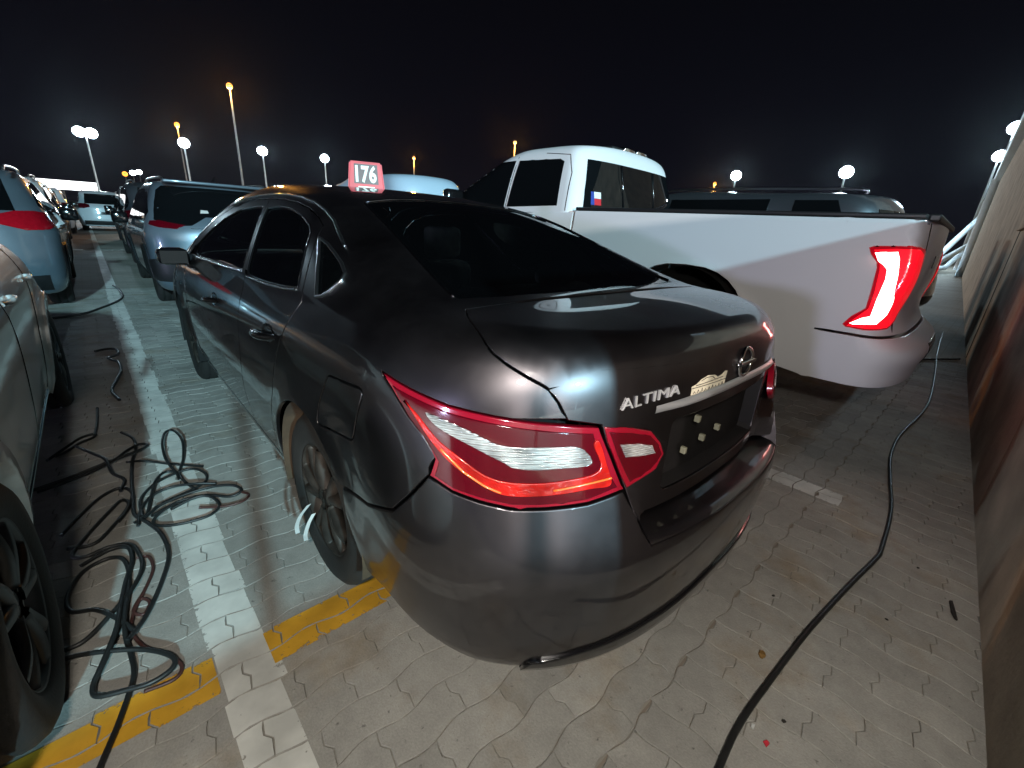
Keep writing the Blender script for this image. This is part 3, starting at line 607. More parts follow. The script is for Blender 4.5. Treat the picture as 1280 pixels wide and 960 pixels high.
for s in (-1,1):
    m=1 if s<0 else -1
    tl_=lamp_patch(LAMP,'lens_rim',.002,sedan,'tail_lamp',m)
    lamp_patch([(-.866,.556,.960),(-.845,.476,.945),(-.812,.402,.930),(-.728,.295,.915),(-.645,.226,.905),(-.575,.182,.897),(-.566,.170,.86),(-.556,.160,.83),(-.539,.14,.79),(-.527,.128,.762),(-.602,.155,.743),(-.692,.207,.737),(-.747,.254,.735),(-.794,.308,.744),(-.830,.363,.755),(-.849,.41,.776),(-.846,.403,.812),(-.853,.44,.858),(-.864,.49,.898)],'lens_dark_red',.0055,tl_,'lens',m,bev=.003)
    # bright light-guide band: down the front edge, along the bottom and up at the inner end
    lamp_patch([(-0.866,0.508,0.936),(-0.863,0.477,0.908),(-0.852,0.436,0.866),(-0.832,0.385,0.820),(-0.803,0.331,0.785),(-0.764,0.273,0.757),(-0.690,0.209,0.757),(-0.602,0.158,0.766),(-0.545,0.135,0.772),(-0.552,0.152,0.829),(-0.566,0.170,0.880),(-0.580,0.178,0.870),(-0.570,0.160,0.812),(-0.653,0.201,0.794),(-0.734,0.261,0.790),(-0.777,0.307,0.800),(-0.812,0.355,0.832),(-0.842,0.410,0.868),(-0.857,0.464,0.912)],'lens_bright_red',.0085,tl_,'light_guide',m,bev=.003,smooth=True)
    lamp_patch([(-0.847,0.450,0.921),(-0.821,0.402,0.913),(-0.790,0.351,0.896),(-0.747,0.295,0.872),(-0.678,0.236,0.871),(-0.607,0.190,0.867),(-0.585,0.170,0.825),(-0.661,0.210,0.818),(-0.730,0.263,0.818),(-0.755,0.291,0.833),(-0.798,0.348,0.862),(-0.839,0.420,0.893)],'reverse_lens',.0095,tl_,'reverse_lens',m,bev=.003,smooth=True)
    for P_ in ([(-0.837,0.400,0.846),(-0.813,0.349,0.803),(-0.785,0.305,0.776),(-0.763,0.275,0.764)],[(-0.674,0.201,0.772),(-0.607,0.164,0.782),(-0.547,0.138,0.789)]):  # bright highlights on the red band, put in as thin orange tubes
        gl_=G().add(*tube(surf_line(B,polr,pol(P_),.0095,n=6),.0028,6)); (gl_ if m>0 else gl_.mirror()).build('highlight_line','highlight_orange',tl_)
    # the small inner lamp on the boot lid
    il=lamp_patch([(-.552,.172,.910),(-.48,.14,.900),(-.424,.12,.884),(-.392,.11,.85),(-.382,.10,.818),(-.40,.10,.798),(-.43,.10,.777),(-.505,.116,.755),(-.519,.130,.79),(-.533,.148,.837),(-.545,.162,.872)],'lens_rim',.004,lid,'lid_lamp',m)
    lamp_patch([(-.540,.168,.898),(-.48,.14,.888),(-.430,.12,.874),(-.404,.11,.848),(-.394,.10,.82),(-.412,.10,.802),(-.435,.10,.788),(-.498,.116,.769),(-.510,.130,.80),(-.522,.148,.837)],'lens_dark_red',.007,il,'lens_inner',m,bev=.002)
    lamp_patch([(-.518,.15,.866),(-.47,.135,.862),(-.426,.115,.850),(-.418,.108,.826),(-.45,.112,.826),(-.505,.138,.830)],'reverse_lens',.0105,il,'clear_lens',m,bev=.002,step=.011)
# --- inside: floor, seats, dash, shelf
ing=G(); ing.add(*box(-.80,.55,.24,.80,4.3,.27)); ing.add(*box(-.62,.45,.98,.62,1.18,1.02)); ing.add(*box(-.74,3.35,.7,.74,3.75,1.0,bev=.05)); ing.build('cabin_floor','black_inside',sedan)
for x0 in (-.38,.38):
    st_=G().add(*box(x0-.26,2.35,.35,x0+.26,2.85,.52,bev=.05)).add(*box(x0-.25,2.18,.45,x0+.25,2.36,1.08,bev=.06)).build('seat','seat_cloth',sedan)
    G().add(*box(x0-.13,2.16,1.10,x0+.13,2.26,1.30,bev=.04)).build('headrest','seat_cloth',st_)
st_=G().add(*box(-.66,1.28,.38,.66,1.75,.52,bev=.05)).add(*box(-.66,1.10,.45,.66,1.30,1.06,bev=.06)).build('rear_seat','seat_cloth',sedan)
for x0 in (-.36,.36): G().add(*box(x0-.12,1.13,1.06,x0+.12,1.22,1.17,bev=.035)).build('headrest','seat_cloth',st_)
# dark inner skin so nothing shows through the gaps
sk=full_shell(B,.0,4.87,.9,.6,1.5,.09,skip=lambda c:c[2]>.90 or (c[1]<.55 and c[2]>.44) or (abs(c[0])>.45 and (math.hypot(c[1]-1.113,c[2]-.335)<.48 or math.hypot(c[1]-3.855,c[2]-.335)<.48)),off=-.05); sk.n=[(0,0,0)]*len(sk.n); sk.add(*box(-.70,.30,.40,.70,.33,.98)); sk.build('inner_skin','black_inside',sedan)
# ================================================================= ground, pavers, painted lines, walls
def groundmat():
    m=bpy.data.materials.new('paved_ground'); m.use_nodes=True; n=m.node_tree.nodes; l=m.node_tree.links; b=n['Principled BSDF']; b.inputs['Roughness'].default_value=.85
    t=n.new('ShaderNodeTexCoord'); br=n.new('ShaderNodeTexBrick'); br.inputs['Color1'].default_value=(.30,.275,.235,1); br.inputs['Color2'].default_value=(.25,.232,.20,1); br.inputs['Mortar'].default_value=(.23,.19,.15,1)
    br.inputs['Scale'].default_value=1; br.inputs['Mortar Size'].default_value=.004; br.inputs['Brick Width'].default_value=.225; br.inputs['Row Height'].default_value=.1125
    no=n.new('ShaderNodeTexNoise'); no.inputs['Scale'].default_value=.9; no.inputs['Detail'].default_value=7
    r=n.new('ShaderNodeMapRange'); r.inputs[1].default_value=.3; r.inputs[2].default_value=.7; r.inputs[3].default_value=.68; r.inputs[4].default_value=1.15
    mx=n.new('ShaderNodeMix'); mx.data_type='RGBA'; mx.blend_type='MULTIPLY'; mx.inputs[0].default_value=1
    l.new(t.outputs['Object'],br.inputs['Vector']); l.new(t.outputs['Object'],no.inputs['Vector']); l.new(no.outputs[0],r.inputs[0]); l.new(br.outputs[0],mx.inputs[6]); l.new(r.outputs[0],mx.inputs[7]); l.new(mx.outputs[2],b.inputs['Base Color'])
    M['paved_ground']=m
groundmat()
def pavermat():
    m=bpy.data.materials.new('concrete_paver'); m.use_nodes=True; n=m.node_tree.nodes; l=m.node_tree.links; b=n['Principled BSDF']; b.inputs['Roughness'].default_value=.82
    g=n.new('ShaderNodeNewGeometry'); isl=n.new('ShaderNodeMapRange'); isl.inputs[3].default_value=.84; isl.inputs[4].default_value=1.14; l.new(g.outputs['Random Per Island'],isl.inputs[0])
    oi=n.new('ShaderNodeObjectInfo'); oi2=n.new('ShaderNodeMapRange'); oi2.inputs[3].default_value=.94; oi2.inputs[4].default_value=1.06; l.new(oi.outputs['Random'],oi2.inputs[0])
    def noise(sc,lo,hi,a,c,det=6):
        x=n.new('ShaderNodeTexNoise'); x.inputs['Scale'].default_value=sc; x.inputs['Detail'].default_value=det; x.inputs['Roughness'].default_value=.62; l.new(g.outputs['Position'],x.inputs['Vector'])
        r=n.new('ShaderNodeMapRange'); r.inputs[1].default_value=lo; r.inputs[2].default_value=hi; r.inputs[3].default_value=a; r.inputs[4].default_value=c; l.new(x.outputs[0],r.inputs[0]); return r,x
    r1,_=noise(1.1,.32,.68,.72,1.18); r2,_=noise(14,.3,.7,.88,1.10); r3,x3=noise(160,.3,.7,.9,1.1,3); st,_=noise(2.3,.54,.70,0,.7); sp,_=noise(38,.66,.74,1,.45,3)
    c=n.new('ShaderNodeMix'); c.data_type='RGBA'; c.inputs[6].default_value=(.33,.315,.285,1); c.inputs[7].default_value=(.25,.195,.13,1); l.new(st.outputs[0],c.inputs[0])
    v=c.outputs[2]
    for r in (isl,oi2,r1,r2,r3,sp):
        mx=n.new('ShaderNodeMix'); mx.data_type='RGBA'; mx.blend_type='MULTIPLY'; mx.inputs[0].default_value=1; l.new(v,mx.inputs[6]); l.new(r.outputs[0],mx.inputs[7]); v=mx.outputs[2]
    l.new(v,b.inputs['Base Color'])
    bp=n.new('ShaderNodeBump'); bp.inputs['Strength'].default_value=.45; bp.inputs['Distance'].default_value=.004; l.new(x3.outputs[0],bp.inputs['Height']); l.new(bp.outputs[0],b.inputs['Normal'])
    M['concrete_paver']=m
pavermat()
def paintmat(name,col,wear,axis='X',c0=0.,hw=.065):
    m=bpy.data.materials.new(name); m.use_nodes=True; n=m.node_tree.nodes; l=m.node_tree.links; b=n['Principled BSDF']; b.inputs['Roughness'].default_value=.7
    g=n.new('ShaderNodeNewGeometry'); x=n.new('ShaderNodeTexNoise'); x.inputs['Scale'].default_value=48; x.inputs['Detail'].default_value=9; x.inputs['Roughness'].default_value=.7; l.new(g.outputs['Position'],x.inputs['Vector'])
    r=n.new('ShaderNodeMapRange'); r.inputs[1].default_value=wear; r.inputs[2].default_value=wear+.06; r.inputs[3].default_value=1; r.inputs[4].default_value=0; sp_=n.new('ShaderNodeSeparateXYZ'); l.new(g.outputs['Position'],sp_.inputs[0]); d1=n.new('ShaderNodeMath'); d1.operation='SUBTRACT'; d1.inputs[1].default_value=c0; l.new(sp_.outputs[axis],d1.inputs[0]); d2=n.new('ShaderNodeMath'); d2.operation='ABSOLUTE'; l.new(d1.outputs[0],d2.inputs[0])
    er=n.new('ShaderNodeMapRange'); er.inputs[1].default_value=hw-.022; er.inputs[2].default_value=hw+.006; er.inputs[3].default_value=0; er.inputs[4].default_value=.15; l.new(d2.outputs[0],er.inputs[0]); ad=n.new('ShaderNodeMath'); l.new(er.outputs[0],ad.inputs[0]); l.new(x.outputs[0],ad.inputs[1])
    l.new(ad.outputs[0],r.inputs[0]); l.new(r.outputs[0],b.inputs['Alpha'])
    x2=n.new('ShaderNodeTexNoise'); x2.inputs['Scale'].default_value=7; x2.inputs['Detail'].default_value=7; l.new(g.outputs['Position'],x2.inputs['Vector'])
    r2=n.new('ShaderNodeMapRange'); r2.inputs[1].default_value=.35; r2.inputs[2].default_value=.7; r2.inputs[3].default_value=1.08; r2.inputs[4].default_value=.72; l.new(x2.outputs[0],r2.inputs[0])
    mx=n.new('ShaderNodeMix'); mx.data_type='RGBA'; mx.blend_type='MULTIPLY'; mx.inputs[0].default_value=1; mx.inputs[6].default_value=(*col,1); l.new(r2.outputs[0],mx.inputs[7]); l.new(mx.outputs[2],b.inputs['Base Color'])
    M[name]=m
paintmat('white_line_paint',(.66,.65,.60),.665,'X',-1.232,.075); paintmat('white_line_paint_b',(.66,.65,.60),.64,'X',1.4525,.075); paintmat('yellow_line_paint',(.70,.37,.026),.645,'Y',.912,.068); paintmat('far_line_paint',(.60,.60,.56),.7,'Z')
ZG=-.0055
pav=G().add([(-400,-400,ZG),(400,-400,ZG),(400,400,ZG),(-400,400,ZG)],[(0,1,2,3)]).build('pavement','paved_ground'); pav['kind']='structure'
PL,PW=.225,.1125; WA,WB=.0105,.0085
def wv(t):  # trapezoid wave, period 1
    t=t%1.; return 1. if .30<=t<=.45 else -1. if .80<=t<=.95 else (1-2*(t-.45)/.35 if .45<t<.80 else (-1+2*((t-.95)%1.)/.35))
def edge_long(x0,row): # boundary under row 'row', from x0 to x0+PL
    return [(x0+PL*t,row*PW+WA*wv((x0+PL*t)/PL*1.0+.5*(row%2)*0)) for t in (0,.18,.36,.55,.78)]
def edge_short(x,yb,yt):
    return [(x+WB*s,yb+(yt-yb)*t) for t,s in ((.22,.55),(.42,1),(.62,-.9),(.82,-.55))]
def paver_poly(i,row):
    x0=i*PL+(PL/2 if row%2 else 0); x1=x0+PL
    b=edge_long(x0,row); t=edge_long(x0,row+1); yb0=row*PW+WA*wv(x0/PL); yb1=row*PW+WA*wv(x1/PL); yt0=(row+1)*PW+WA*wv(x0/PL); yt1=(row+1)*PW+WA*wv(x1/PL)
    P=b+[(x1,yb1)]+edge_short(x1,yb1,yt1)+[(x1,yt1)]+t[1:][::-1]+[(x0,yt0)]+edge_short(x0,yb0,yt0)[::-1]
    P=np.array(P); c=np.array([(x0+x1)/2,(row+.5)*PW])
    return P,c
def paver_geo(P,c,gap=.0012,bev=.0018,h=.03):
    q=P-c; n=len(q); nx=np.roll(q,-1,0)-np.roll(q,1,0); nrm=np.stack([nx[:,1],-nx[:,0]],1); nrm/=np.linalg.norm(nrm,axis=1,keepdims=True)
    a=q-nrm*(gap+bev); b=q-nrm*gap
    v=[(x,y,0.) for x,y in a]+[(x,y,-bev) for x,y in b]+[(x,y,-h) for x,y in b]
    f=[tuple(range(n))]+[(i,n+i,n+(i+1)%n,(i+1)%n) for i in range(n)]+[(n+i,2*n+i,2*n+(i+1)%n,n+(i+1)%n) for i in range(n)]
    return v,f,a
def project(p):
    d=np.asarray(p)-np.array(CP); z=d@np.array(CF); return 640+546.09*(d@np.array(CR))/z,480-546.09*(d@np.array(CU))/z,z
def clip(poly,rect):
    out=[tuple(p) for p in poly]
    for ax,lim,sg in ((0,rect[0],1),(0,rect[1],-1),(1,rect[2],1),(1,rect[3],-1)):
        new=[]
        for j in range(len(out)):
            a,b=out[j],out[(j+1)%len(out)]; ia=sg*(a[ax]-lim)>=0; ib=sg*(b[ax]-lim)>=0
            if ia: new.append(a)
            if ia!=ib:
                t=(lim-a[ax])/(b[ax]-a[ax]); new.append((a[0]+t*(b[0]-a[0]),a[1]+t*(b[1]-a[1])))
        out=new
        if not out: break
    return out
cells=[]
for j in range(int(-3.6/PW),int(6.6/PW)):
    for i in range(-5,1):
        P,c=paver_poly(i,j); P=P[:,::-1][::-1]; P=np.array(clip(P,(-9,9,-.90,.0125)) or [(0,0)])
        if len(P)>4 and P[:,1].max()>-.012:
            P=dens(P,.022); P[:,1]=np.minimum(P[:,1],[WA*wv(x/PL)-.0005 for x in P[:,0]])
        if len(P)>4 and np.ptp(P[:,1])>.03:
            keep=[k for k in range(len(P)) if np.linalg.norm(P[k]-P[k-1])>2e-3]; P=P[keep]; cells.append((P,P.mean(0),5000+j,i))
for row in range(0,int(9.3/PW)):
    for i in range(int(-3.6/PL),int(6.6/PL)):
        P,c=paver_poly(i,row); cells.append((P,c,row,i))
def hidden(c):  # behind or under the sedan, the silver car, the truck
    for x0,x1,y0,y1 in ((-.86,.86,.12,4.8),(-3.6,-1.70,.2,4.5),(1.9,3.8,.1,5.8)):
        if x0<c[0]<x1 and y0<c[1]<y1: return True
    O=np.array(CP); Q=np.array([c[0],c[1],0.]); t=np.linspace(.02,.97,36)[:,None]; X=O+(Q-O)*t
    return bool((SED.f(X)<-.004).any())
vis=[]
for k,(P,c,row,i) in enumerate(cells):
    px,py,z=project((c[0],c[1],0))
    if z>.1 and -25<px<1305 and -25<py<985: vis.append((z,k))
vis.sort(); single=set()
for z,k in vis:
    if len(single)>=300: break
    if not hidden(cells[k][1]): single.add(k)
proto={}; rest=G(); tops={}
for k,(P,c,row,i) in enumerate(cells):
    dz=-abs(float(RNG.normal(0,.0008))); tx,ty=RNG.normal(0,.0035,2); v,f,a=paver_geo(P,c); tops[k]=(dz,tx,ty,a+c,c)
    if k in single:
        key=row%2 if row<1000 else ('r',row%2) if len(P)==20 and P[:,1].max()<-.02 and P[:,1].min()>-.89 else None
        if key is None or key not in proto:
            g=G().add(v,f,smooth=False); o=g.build('paver','concrete_paver',pav); 
            if key is not None: proto[key]=o
        else: o=proto[key].copy(); COL.objects.link(o)
        o.location=(c[0],c[1],dz); o.rotation_euler=(math.atan(ty),-math.atan(tx),0)
    else:
        rest.add([(x+c[0],y+c[1],z+dz+tx*x+ty*y) for x,y,z in v],f,smooth=False)
ro=rest.build('pavers','concrete_paver',pav); ro['kind']='stuff'
# painted lines: a thin skin of paint on each paver it crosses, so the joints stay open
def line(name,m,x0,x1,y0,y1,jit=.006,lift=.0012,skip=()):
    g=G(); along_y=(y1-y0)>(x1-x0)
    for k,(dz,tx,ty,a,c) in tops.items():
        if c[0]<x0-.2 or c[0]>x1+.2 or c[1]<y0-.2 or c[1]>y1+.2: continue
        j=RNG.normal(0,jit,4)
        for s0,s1,t0,t1 in [(0,1,0,1)]:
            r=(x0+j[0],x1+j[1],y0,y1) if along_y else (x0,x1,y0+j[2],y1+j[3])
            p=clip(a,r)
            if len(p)>2:
                v=[(x,y,dz+tx*(x-c[0])+ty*(y-c[1])+lift) for x,y in p]; g.add(v,[tuple(range(len(v)))],smooth=False)
    o=g.build(name,m); o['kind']='structure'; return o
line('white_parking_line','white_line_paint',-1.307,-1.157,-.11,9.3)
line('white_parking_line','white_line_paint_b',1.378,1.527,-.11,9.3)
line('yellow_line','yellow_line_paint',-2.4,-1.305,.844,.980,.007,.0016); line('yellow_line','yellow_line_paint',-1.162,2.6,.844,.980,.007,.0016)
fl=G()
for x in (-1.23,1.45,4.17): fl.add([(x-.065,9.3,ZG+.004),(x+.065,9.3,ZG+.004),(x+.065,40,ZG+.004),(x-.065,40,ZG+.004)],[(0,1,2,3)])
fl.add([(-4,17.0,ZG+.006),(8,17.0,ZG+.006),(8,17.25,ZG+.006),(-4,17.25,ZG+.006)],[(0,1,2,3)])
fl.build('far_parking_lines','far_line_paint')['kind']='structure'
# --- boundary wall along the bays (runs nearly along x), an unseen low stretch added behind the camera, higher to the right
WR=math.atan(.0515)
def wallpt(x,dy=0): return (x,-.72+.0515*x+dy)
wl=thing('boundary_wall','low rendered beige boundary wall running behind the parked cars','wall',(*wallpt(0),0),WR)
def slab(x0,x1,h,t=.2,m='wall_render',y=0,z0=-.02,bev=.008): return gbox(x0,-t-y,z0,x1,-y,h,bev=bev)
for a,b in ((-.70,1.9),(1.915,4.5),(4.515,7.08)): slab(a,b,1.62).build('wall_panel','wall_render',wl)
for a,b in ((-9,-6),(-5.985,-3.3),(-3.285,-.72)): slab(a,b,.62).build('wall_panel','wall_render',wl)  # unseen low panels, added to keep the flood light off the near ground
gbox(-.72,-.24,1.62,7.1,.04,1.70,bev=.01).build('coping','wall_render',wl); gbox(-9,-.24,.62,-.725,.04,.68,bev=.01).build('coping','wall_render',wl)
for x in (1.9,4.5): gbox(x,-.15,0,x+.015,-.006,1.61).build('joint','wall_joint',wl)
wb=thing('warehouse','tall beige warehouse wall with white roof edge at the right edge','building',(*wallpt(0),0),WR)
for a in np.arange(7.16,62,6.0): slab(a,a+5.97,5.2,.25,y=.0).build('wall_panel','wall_render',wb)
slab(7.16,63,6.0,6,y=.3,z0=0).build('hall','wall_render',wb)
gbox(7.16,-.5,5.2,63,.25,6.0,bev=.03).build('roof_edge','fascia_white',wb)
for x in (36.5,52): G().add(*tube([(x,.12,0),(x,.12,5.3)],.22,10)).build('downpipe','fascia_white',wb)
gbox(7.085,-.2,0,7.15,.004,1.9).build('joint','wall_joint',wb)
fr=thing('metal_frame','white metal frame leaning beside the warehouse wall','frame',(38,2.0,0),WR)
for P in (((-3,1.0,.2),(3.4,-.6,3.6)),((-3,1.0,.2),(6.5,-.9,2.2)),((-3,1.0,.2),(5.5,.2,.25)),((5.5,.2,.25),(6.5,-.9,2.2))): G().add(*tube(P,.16,8)).build('bar','fascia_white',fr)
# ================================================================= other vehicles
def arch_skip(arches,r=.40,xmin=.5):
    return lambda c:abs(c[0])>xmin and any(math.hypot(c[1]-y,c[2]-z)<r for y,z in arches)
def seam(B,P,parent,s,r=.004,name='door_seam'):
    G().add(*tube(surf_line(B,lambda q:B.side(q,s),P,-.001,n=4),r,5,False)).build(name,'gloss_black',parent)
def suv_body(L=4.6,h=1.66,w=.925,rake=.55,sh=1.02):
    k=w/.925
    return Body(W=[(.18,.80*k),(.3,.87*k),(.5,.91*k),(.8,.925*k),(.95,.918*k),(sh,.895*k),(1.15,.855*k),(1.3,.80*k),(h-.15,.725*k),(h,.65*k)],
      YR=[(.18,.10),(.35,.02),(.55,.0),(.75,.03),(.95,.055),(1.1,.11),(1.3,.11+rake*.32),(h-.12,.11+rake*.66),(h,.11+rake)],
      YF=[(.18,L-.15),(.4,L-.01),(.6,L),(.8,L-.04),(1.0,L-.16),(1.1,L-.35),(h,L-.8)],
      T=[(0,h-.10),(.4,h-.04),(1.0,h-.005),(1.8,h),(L*.56,h-.02),(L*.64,h-.12),(L*.70,h-.27),(L*.765,1.16),(L*.82,1.09),(L*.92,1.02),(L,.90)],
      crown=[(0,.05),(1.,.05),(L*.7,.05),(L,.06)],LR=[(.2,.42),(.8,.50),(h,.55)],PR=2.6,LF=.8,PF=2.5,k=[(0,.08),(1.5,.08),(L*.7,.09),(L,.12)],zb=.22,rise=.02,ymid=2.3,arches=((.92,.36),(L-.95,.36)),flare=.014,ar=.36)
def car_common(root,B,paint,L,h,w,ry,fy,r,side_glass,step=.06,clad='black_plastic',mirror_z=1.08,mirror_y=None,rails=True,mirror_mat='gloss_black',handles=True,fold=False,wout=.045):
    full_shell(B,0,L,w,.65,h,step,skip=arch_skip(((ry,r),(fy,r)),r+.055)).build('body',paint,root)
    for s in (-1,1):
        for y_ in (ry,fy):
            n=20; A=np.linspace(-.28,math.pi+.28,n+1); ch=[(y_+(r+.085)*math.cos(a),r+(r+.085)*math.sin(a)) for a in A]; inn=[(y_+(r+.03)*math.cos(a),r+(r+.03)*math.sin(a)) for a in A]
            o=B.side(np.array(ch),s); nn=B.grad(o); o=o+nn*.012; i_=np.array([(s*(abs(p[0])),q[0],q[1]) for p,q in zip(o,inn)]); d=np.array([(s*.45,q[0],q[1]) for q in inn]); o2=o-nn*.03
            m=n+1; G().add(np.concatenate([o2,o,i_,d]),[(k*m+j,k*m+j+1,(k+1)*m+j+1,(k+1)*m+j) for k in range(3) for j in range(n)]).build('wheel_arch',clad,root)
            wheel(root,s*(w-wout),y_,r,.225,s,rimr=r*.66,seg=40)
        for P in side_glass:
            g=panel(B,lambda q:B.side(q,-1),P,.07,off=.003,bev=.003,depth=.01)
            (g if s<0 else g.mirror()).build('side_window','dark_glass',root)
        my=mirror_y or L*.68; md=thing_part('door_mirror',root,(0,0,0))
        G().add(*[ [(x*s,y,z) for x,y,z in q] if k==0 else q for k,q in enumerate(box(w-.02,my-.07,mirror_z-.09,w+(.03 if fold else .20),my+.09,mirror_z+.09,bev=.04))]).build('mirror_housing',mirror_mat,md)
        if rails:
            G().add(*tube(smoothline([(s*.60,.55,h-.045),(s*.61,.75,h+.005),(s*.61,L*.5,h+.02),(s*.59,L*.6,h-.055)],5),.016,6)).build('roof_rail','satin_chrome',root)
        if handles:
            for y_ in (L*.36,L*.56):
                c=B.side(np.array([[y_+d,.93] for d in (-.09,-.05,0,.05,.09)]),s); nn=B.grad(c); G().add(*tube(c+nn*np.array([.003,.03,.035,.03,.003])[:,None],.012,6)).build('door_handle',paint,root)
    G().add(*box(-w*.75,.4,.22,w*.75,L-.4,.5)).build('underbody','black_inside',root)
sg_suv=lambda L,h:[[(L*.30,1.10),(L*.305,h-.16),(L*.20,h-.20),(L*.12,1.22),(L*.13,1.12)],[(L*.325,1.095),(L*.50,1.085),(L*.495,h-.13),(L*.325,h-.135)],[(L*.515,1.085),(L*.72,1.075),(L*.655,h-.25),(L*.60,h-.16),(L*.515,h-.13)]]
# --- blue-grey SUV in front of the sedan
b1=thing('suv','pale blue SUV parked ahead of the dark sedan, wide black rear window','car',(.12,6.9,0),0,'SUVs parked in rows across the yard')
B1=suv_body(4.6,1.66,.925,.50,1.02); cb=chart_back(B1); car_common(b1,B1,'suv_blue',4.6,1.66,.925,.92,3.65,.36,sg_suv(4.6,1.66))
panel(B1,cb,[(-.80,1.13),(-.55,1.07),(-.43,1.08),(-.25,1.19),(.25,1.19),(.43,1.08),(.55,1.07),(.80,1.13),(.755,1.30),(.69,1.50),(.62,1.56),(-.62,1.56),(-.69,1.50),(-.755,1.30)],.06,off=.004).build('rear_window','dark_glass',b1)
for s in (-1,1):
    g=panel(B1,lambda q:B1.polar(q,1.0),pol([(-.86,.40,1.12),(-.80,.25,1.13),(-.62,.16,1.10),(-.50,.13,1.085),(-.62,.12,1.03),(-.80,.22,1.04),(-.87,.40,1.07)]),.05,off=.006); (g if s<0 else g.mirror()).build('tail_lamp','lens_dark_red',b1)
    g=panel(B1,lambda q:B1.polar(q,1.0),pol([(-.90,.55,.62),(-.83,.22,.66),(-.70,.08,.72),(-.66,.06,.60),(-.60,.05,.42),(-.75,.14,.36),(-.88,.5,.36)]),.06,off=.006); (g if s<0 else g.mirror()).build('bumper_corner','black_plastic',b1)
panel(B1,cb,[(-.36,.80),(.36,.80),(.33,.93),(-.33,.93)],.06,off=.003).build('plate_recess','gloss_black',b1)
panel(B1,cb,[(-.62,.30),(.62,.30),(.62,.48),(-.62,.48)],.08,off=.008).build('bumper_skirt','black_plastic',b1)
panel(B1,cb,[(-.45,1.04),(.45,1.04),(.45,1.05),(-.45,1.05)],.08,off=.003).build('lid_groove','gloss_black',b1)
panel(B1,cb,[(-.30,1.235),(-.20,1.24),(-.205,1.275),(-.285,1.28)],.05,off=.007).build('window_sticker','paper',b1)
G().add(*box(-.62,.42,1.60,.62,.60,1.64,bev=.015)).build('roof_spoiler','suv_blue',b1); G().add([(-.012,.62,1.655),(.012,.62,1.655),(.012,.85,1.665),(-.012,.85,1.665),(-.004,.60,1.73),(.004,.60,1.73)],[(0,1,2,3),(0,4,5,1),(0,3,4),(1,5,2),(3,2,5,4)],smooth=False).build('aerial_fin','gloss_black',b1)
# --- the row to the left
def left_suv(name,label,x,y,paint,h,group='SUVs parked in rows across the yard'):
    t=thing(name,label,'car',(x,y,0),0,group); Bq=suv_body(4.5,h,.92,.75,1.0); car_common(t,Bq,paint,4.5,h,.92,.95,3.6,.35,sg_suv(4.5,h),rails=True)
    c=chart_back(Bq); panel(Bq,c,[(-.62,1.16),(.62,1.16),(.55,h-.14),(-.55,h-.14)],.07,off=.004).build('rear_window','dark_glass',t)
    for s in (-1,1):
        g=panel(Bq,lambda q:Bq.polar(q,1.0),pol([(-.91,.66,1.13),(-.84,.30,1.165),(-.68,.17,1.16),(-.50,.12,1.12),(-.47,.09,1.02),(-.70,.12,.955),(-.86,.3,.965),(-.91,.58,1.04)]),.05,off=.007); (g if s<0 else g.mirror()).build('tail_lamp','lens_red' if y<9 else 'lens_dark_red',t)
    panel(Bq,c,[(-.75,.28),(.75,.28),(.75,.46),(-.75,.46)],.08,off=.010).build('bumper_skirt','black_plastic',t)
    panel(Bq,c,[(-.26,.72),(.26,.72),(.26,.84),(-.26,.84)],.08,off=.004).build('plate_recess','gloss_black',t)
    return t
left_suv('suv','pale blue SUV with red tail lamps behind the silver car at left',-2.52,7.15,'suv_blue',1.64)
left_suv('suv','white SUV second in the left row, past the red tail lamp',-2.60,12.6,'car_white',1.72)
left_suv('suv','silver SUV third in the left row beside the white one',-2.65,18.2,'suv_silver',1.68)
left_suv('suv','white SUV farthest in the left row under the lit canopy',-2.55,24.5,'car_white',1.70)
left_suv('suv','dark grey SUV parked directly beyond the pale blue SUV',.20,12.4,'suv_dark',1.78)
left_suv('suv','silver SUV third in the sedan row beyond the grey one',.35,18.2,'suv_silver',1.75)
left_suv('suv','white car facing the aisle end at far left',-.6,27.5,'car_white',1.72)
# --- silver car at the left edge, its near side only just in the picture
sc=thing('parked_car','silver car cut off by the left edge, dark wheel beside tangled cables','car',(-2.575,.0,0))
BS=Body(W=[(.12,.80),(.2,.86),(.3,.895),(.45,.915),(.6,.925),(.75,.930),(.9,.915),(.98,.885),(1.06,.84),(1.2,.76),(1.35,.66),(1.5,.52)],
 YR=[(.12,.12),(.3,.03),(.55,0),(.75,.04),(.95,.2),(1.1,.4),(1.2,.5)],YF=[(.12,4.50),(.2,4.60),(.4,4.70),(.6,4.72),(.75,4.70),(.9,4.62),(1.0,4.55),(1.2,4.3)],
 T=[(0,.78),(.5,.93),(1.0,1.02),(1.25,1.1),(1.7,1.33),(2.1,1.45),(2.6,1.48),(3.1,1.41),(3.6,1.22),(3.95,1.10),(4.3,1.04),(4.75,.97)],crown=[(0,.05),(2,.06),(3.4,.05),(4.7,.06)],
 LR=.9,PR=2.5,LF=.95,PF=2.3,k=[(0,.1),(1,.09),(2.2,.07),(3.4,.1),(4.7,.09)],zb=.19,rise=-.015,arches=((1.12,.34),(3.72,.34)),flare=.022,ar=.36)
car_common(sc,BS,'car_silver',4.72,1.48,.93,1.12,3.72,.34,[[(1.35,1.08),(2.35,1.06),(2.35,1.37),(2.0,1.35)],[(2.40,1.06),(3.45,1.10),(3.15,1.29),(2.75,1.37),(2.40,1.38)]],.045,clad='car_silver',mirror_z=1.02,mirror_y=1.55,rails=False,mirror_mat='car_silver',fold=True,wout=-.012,handles=False)
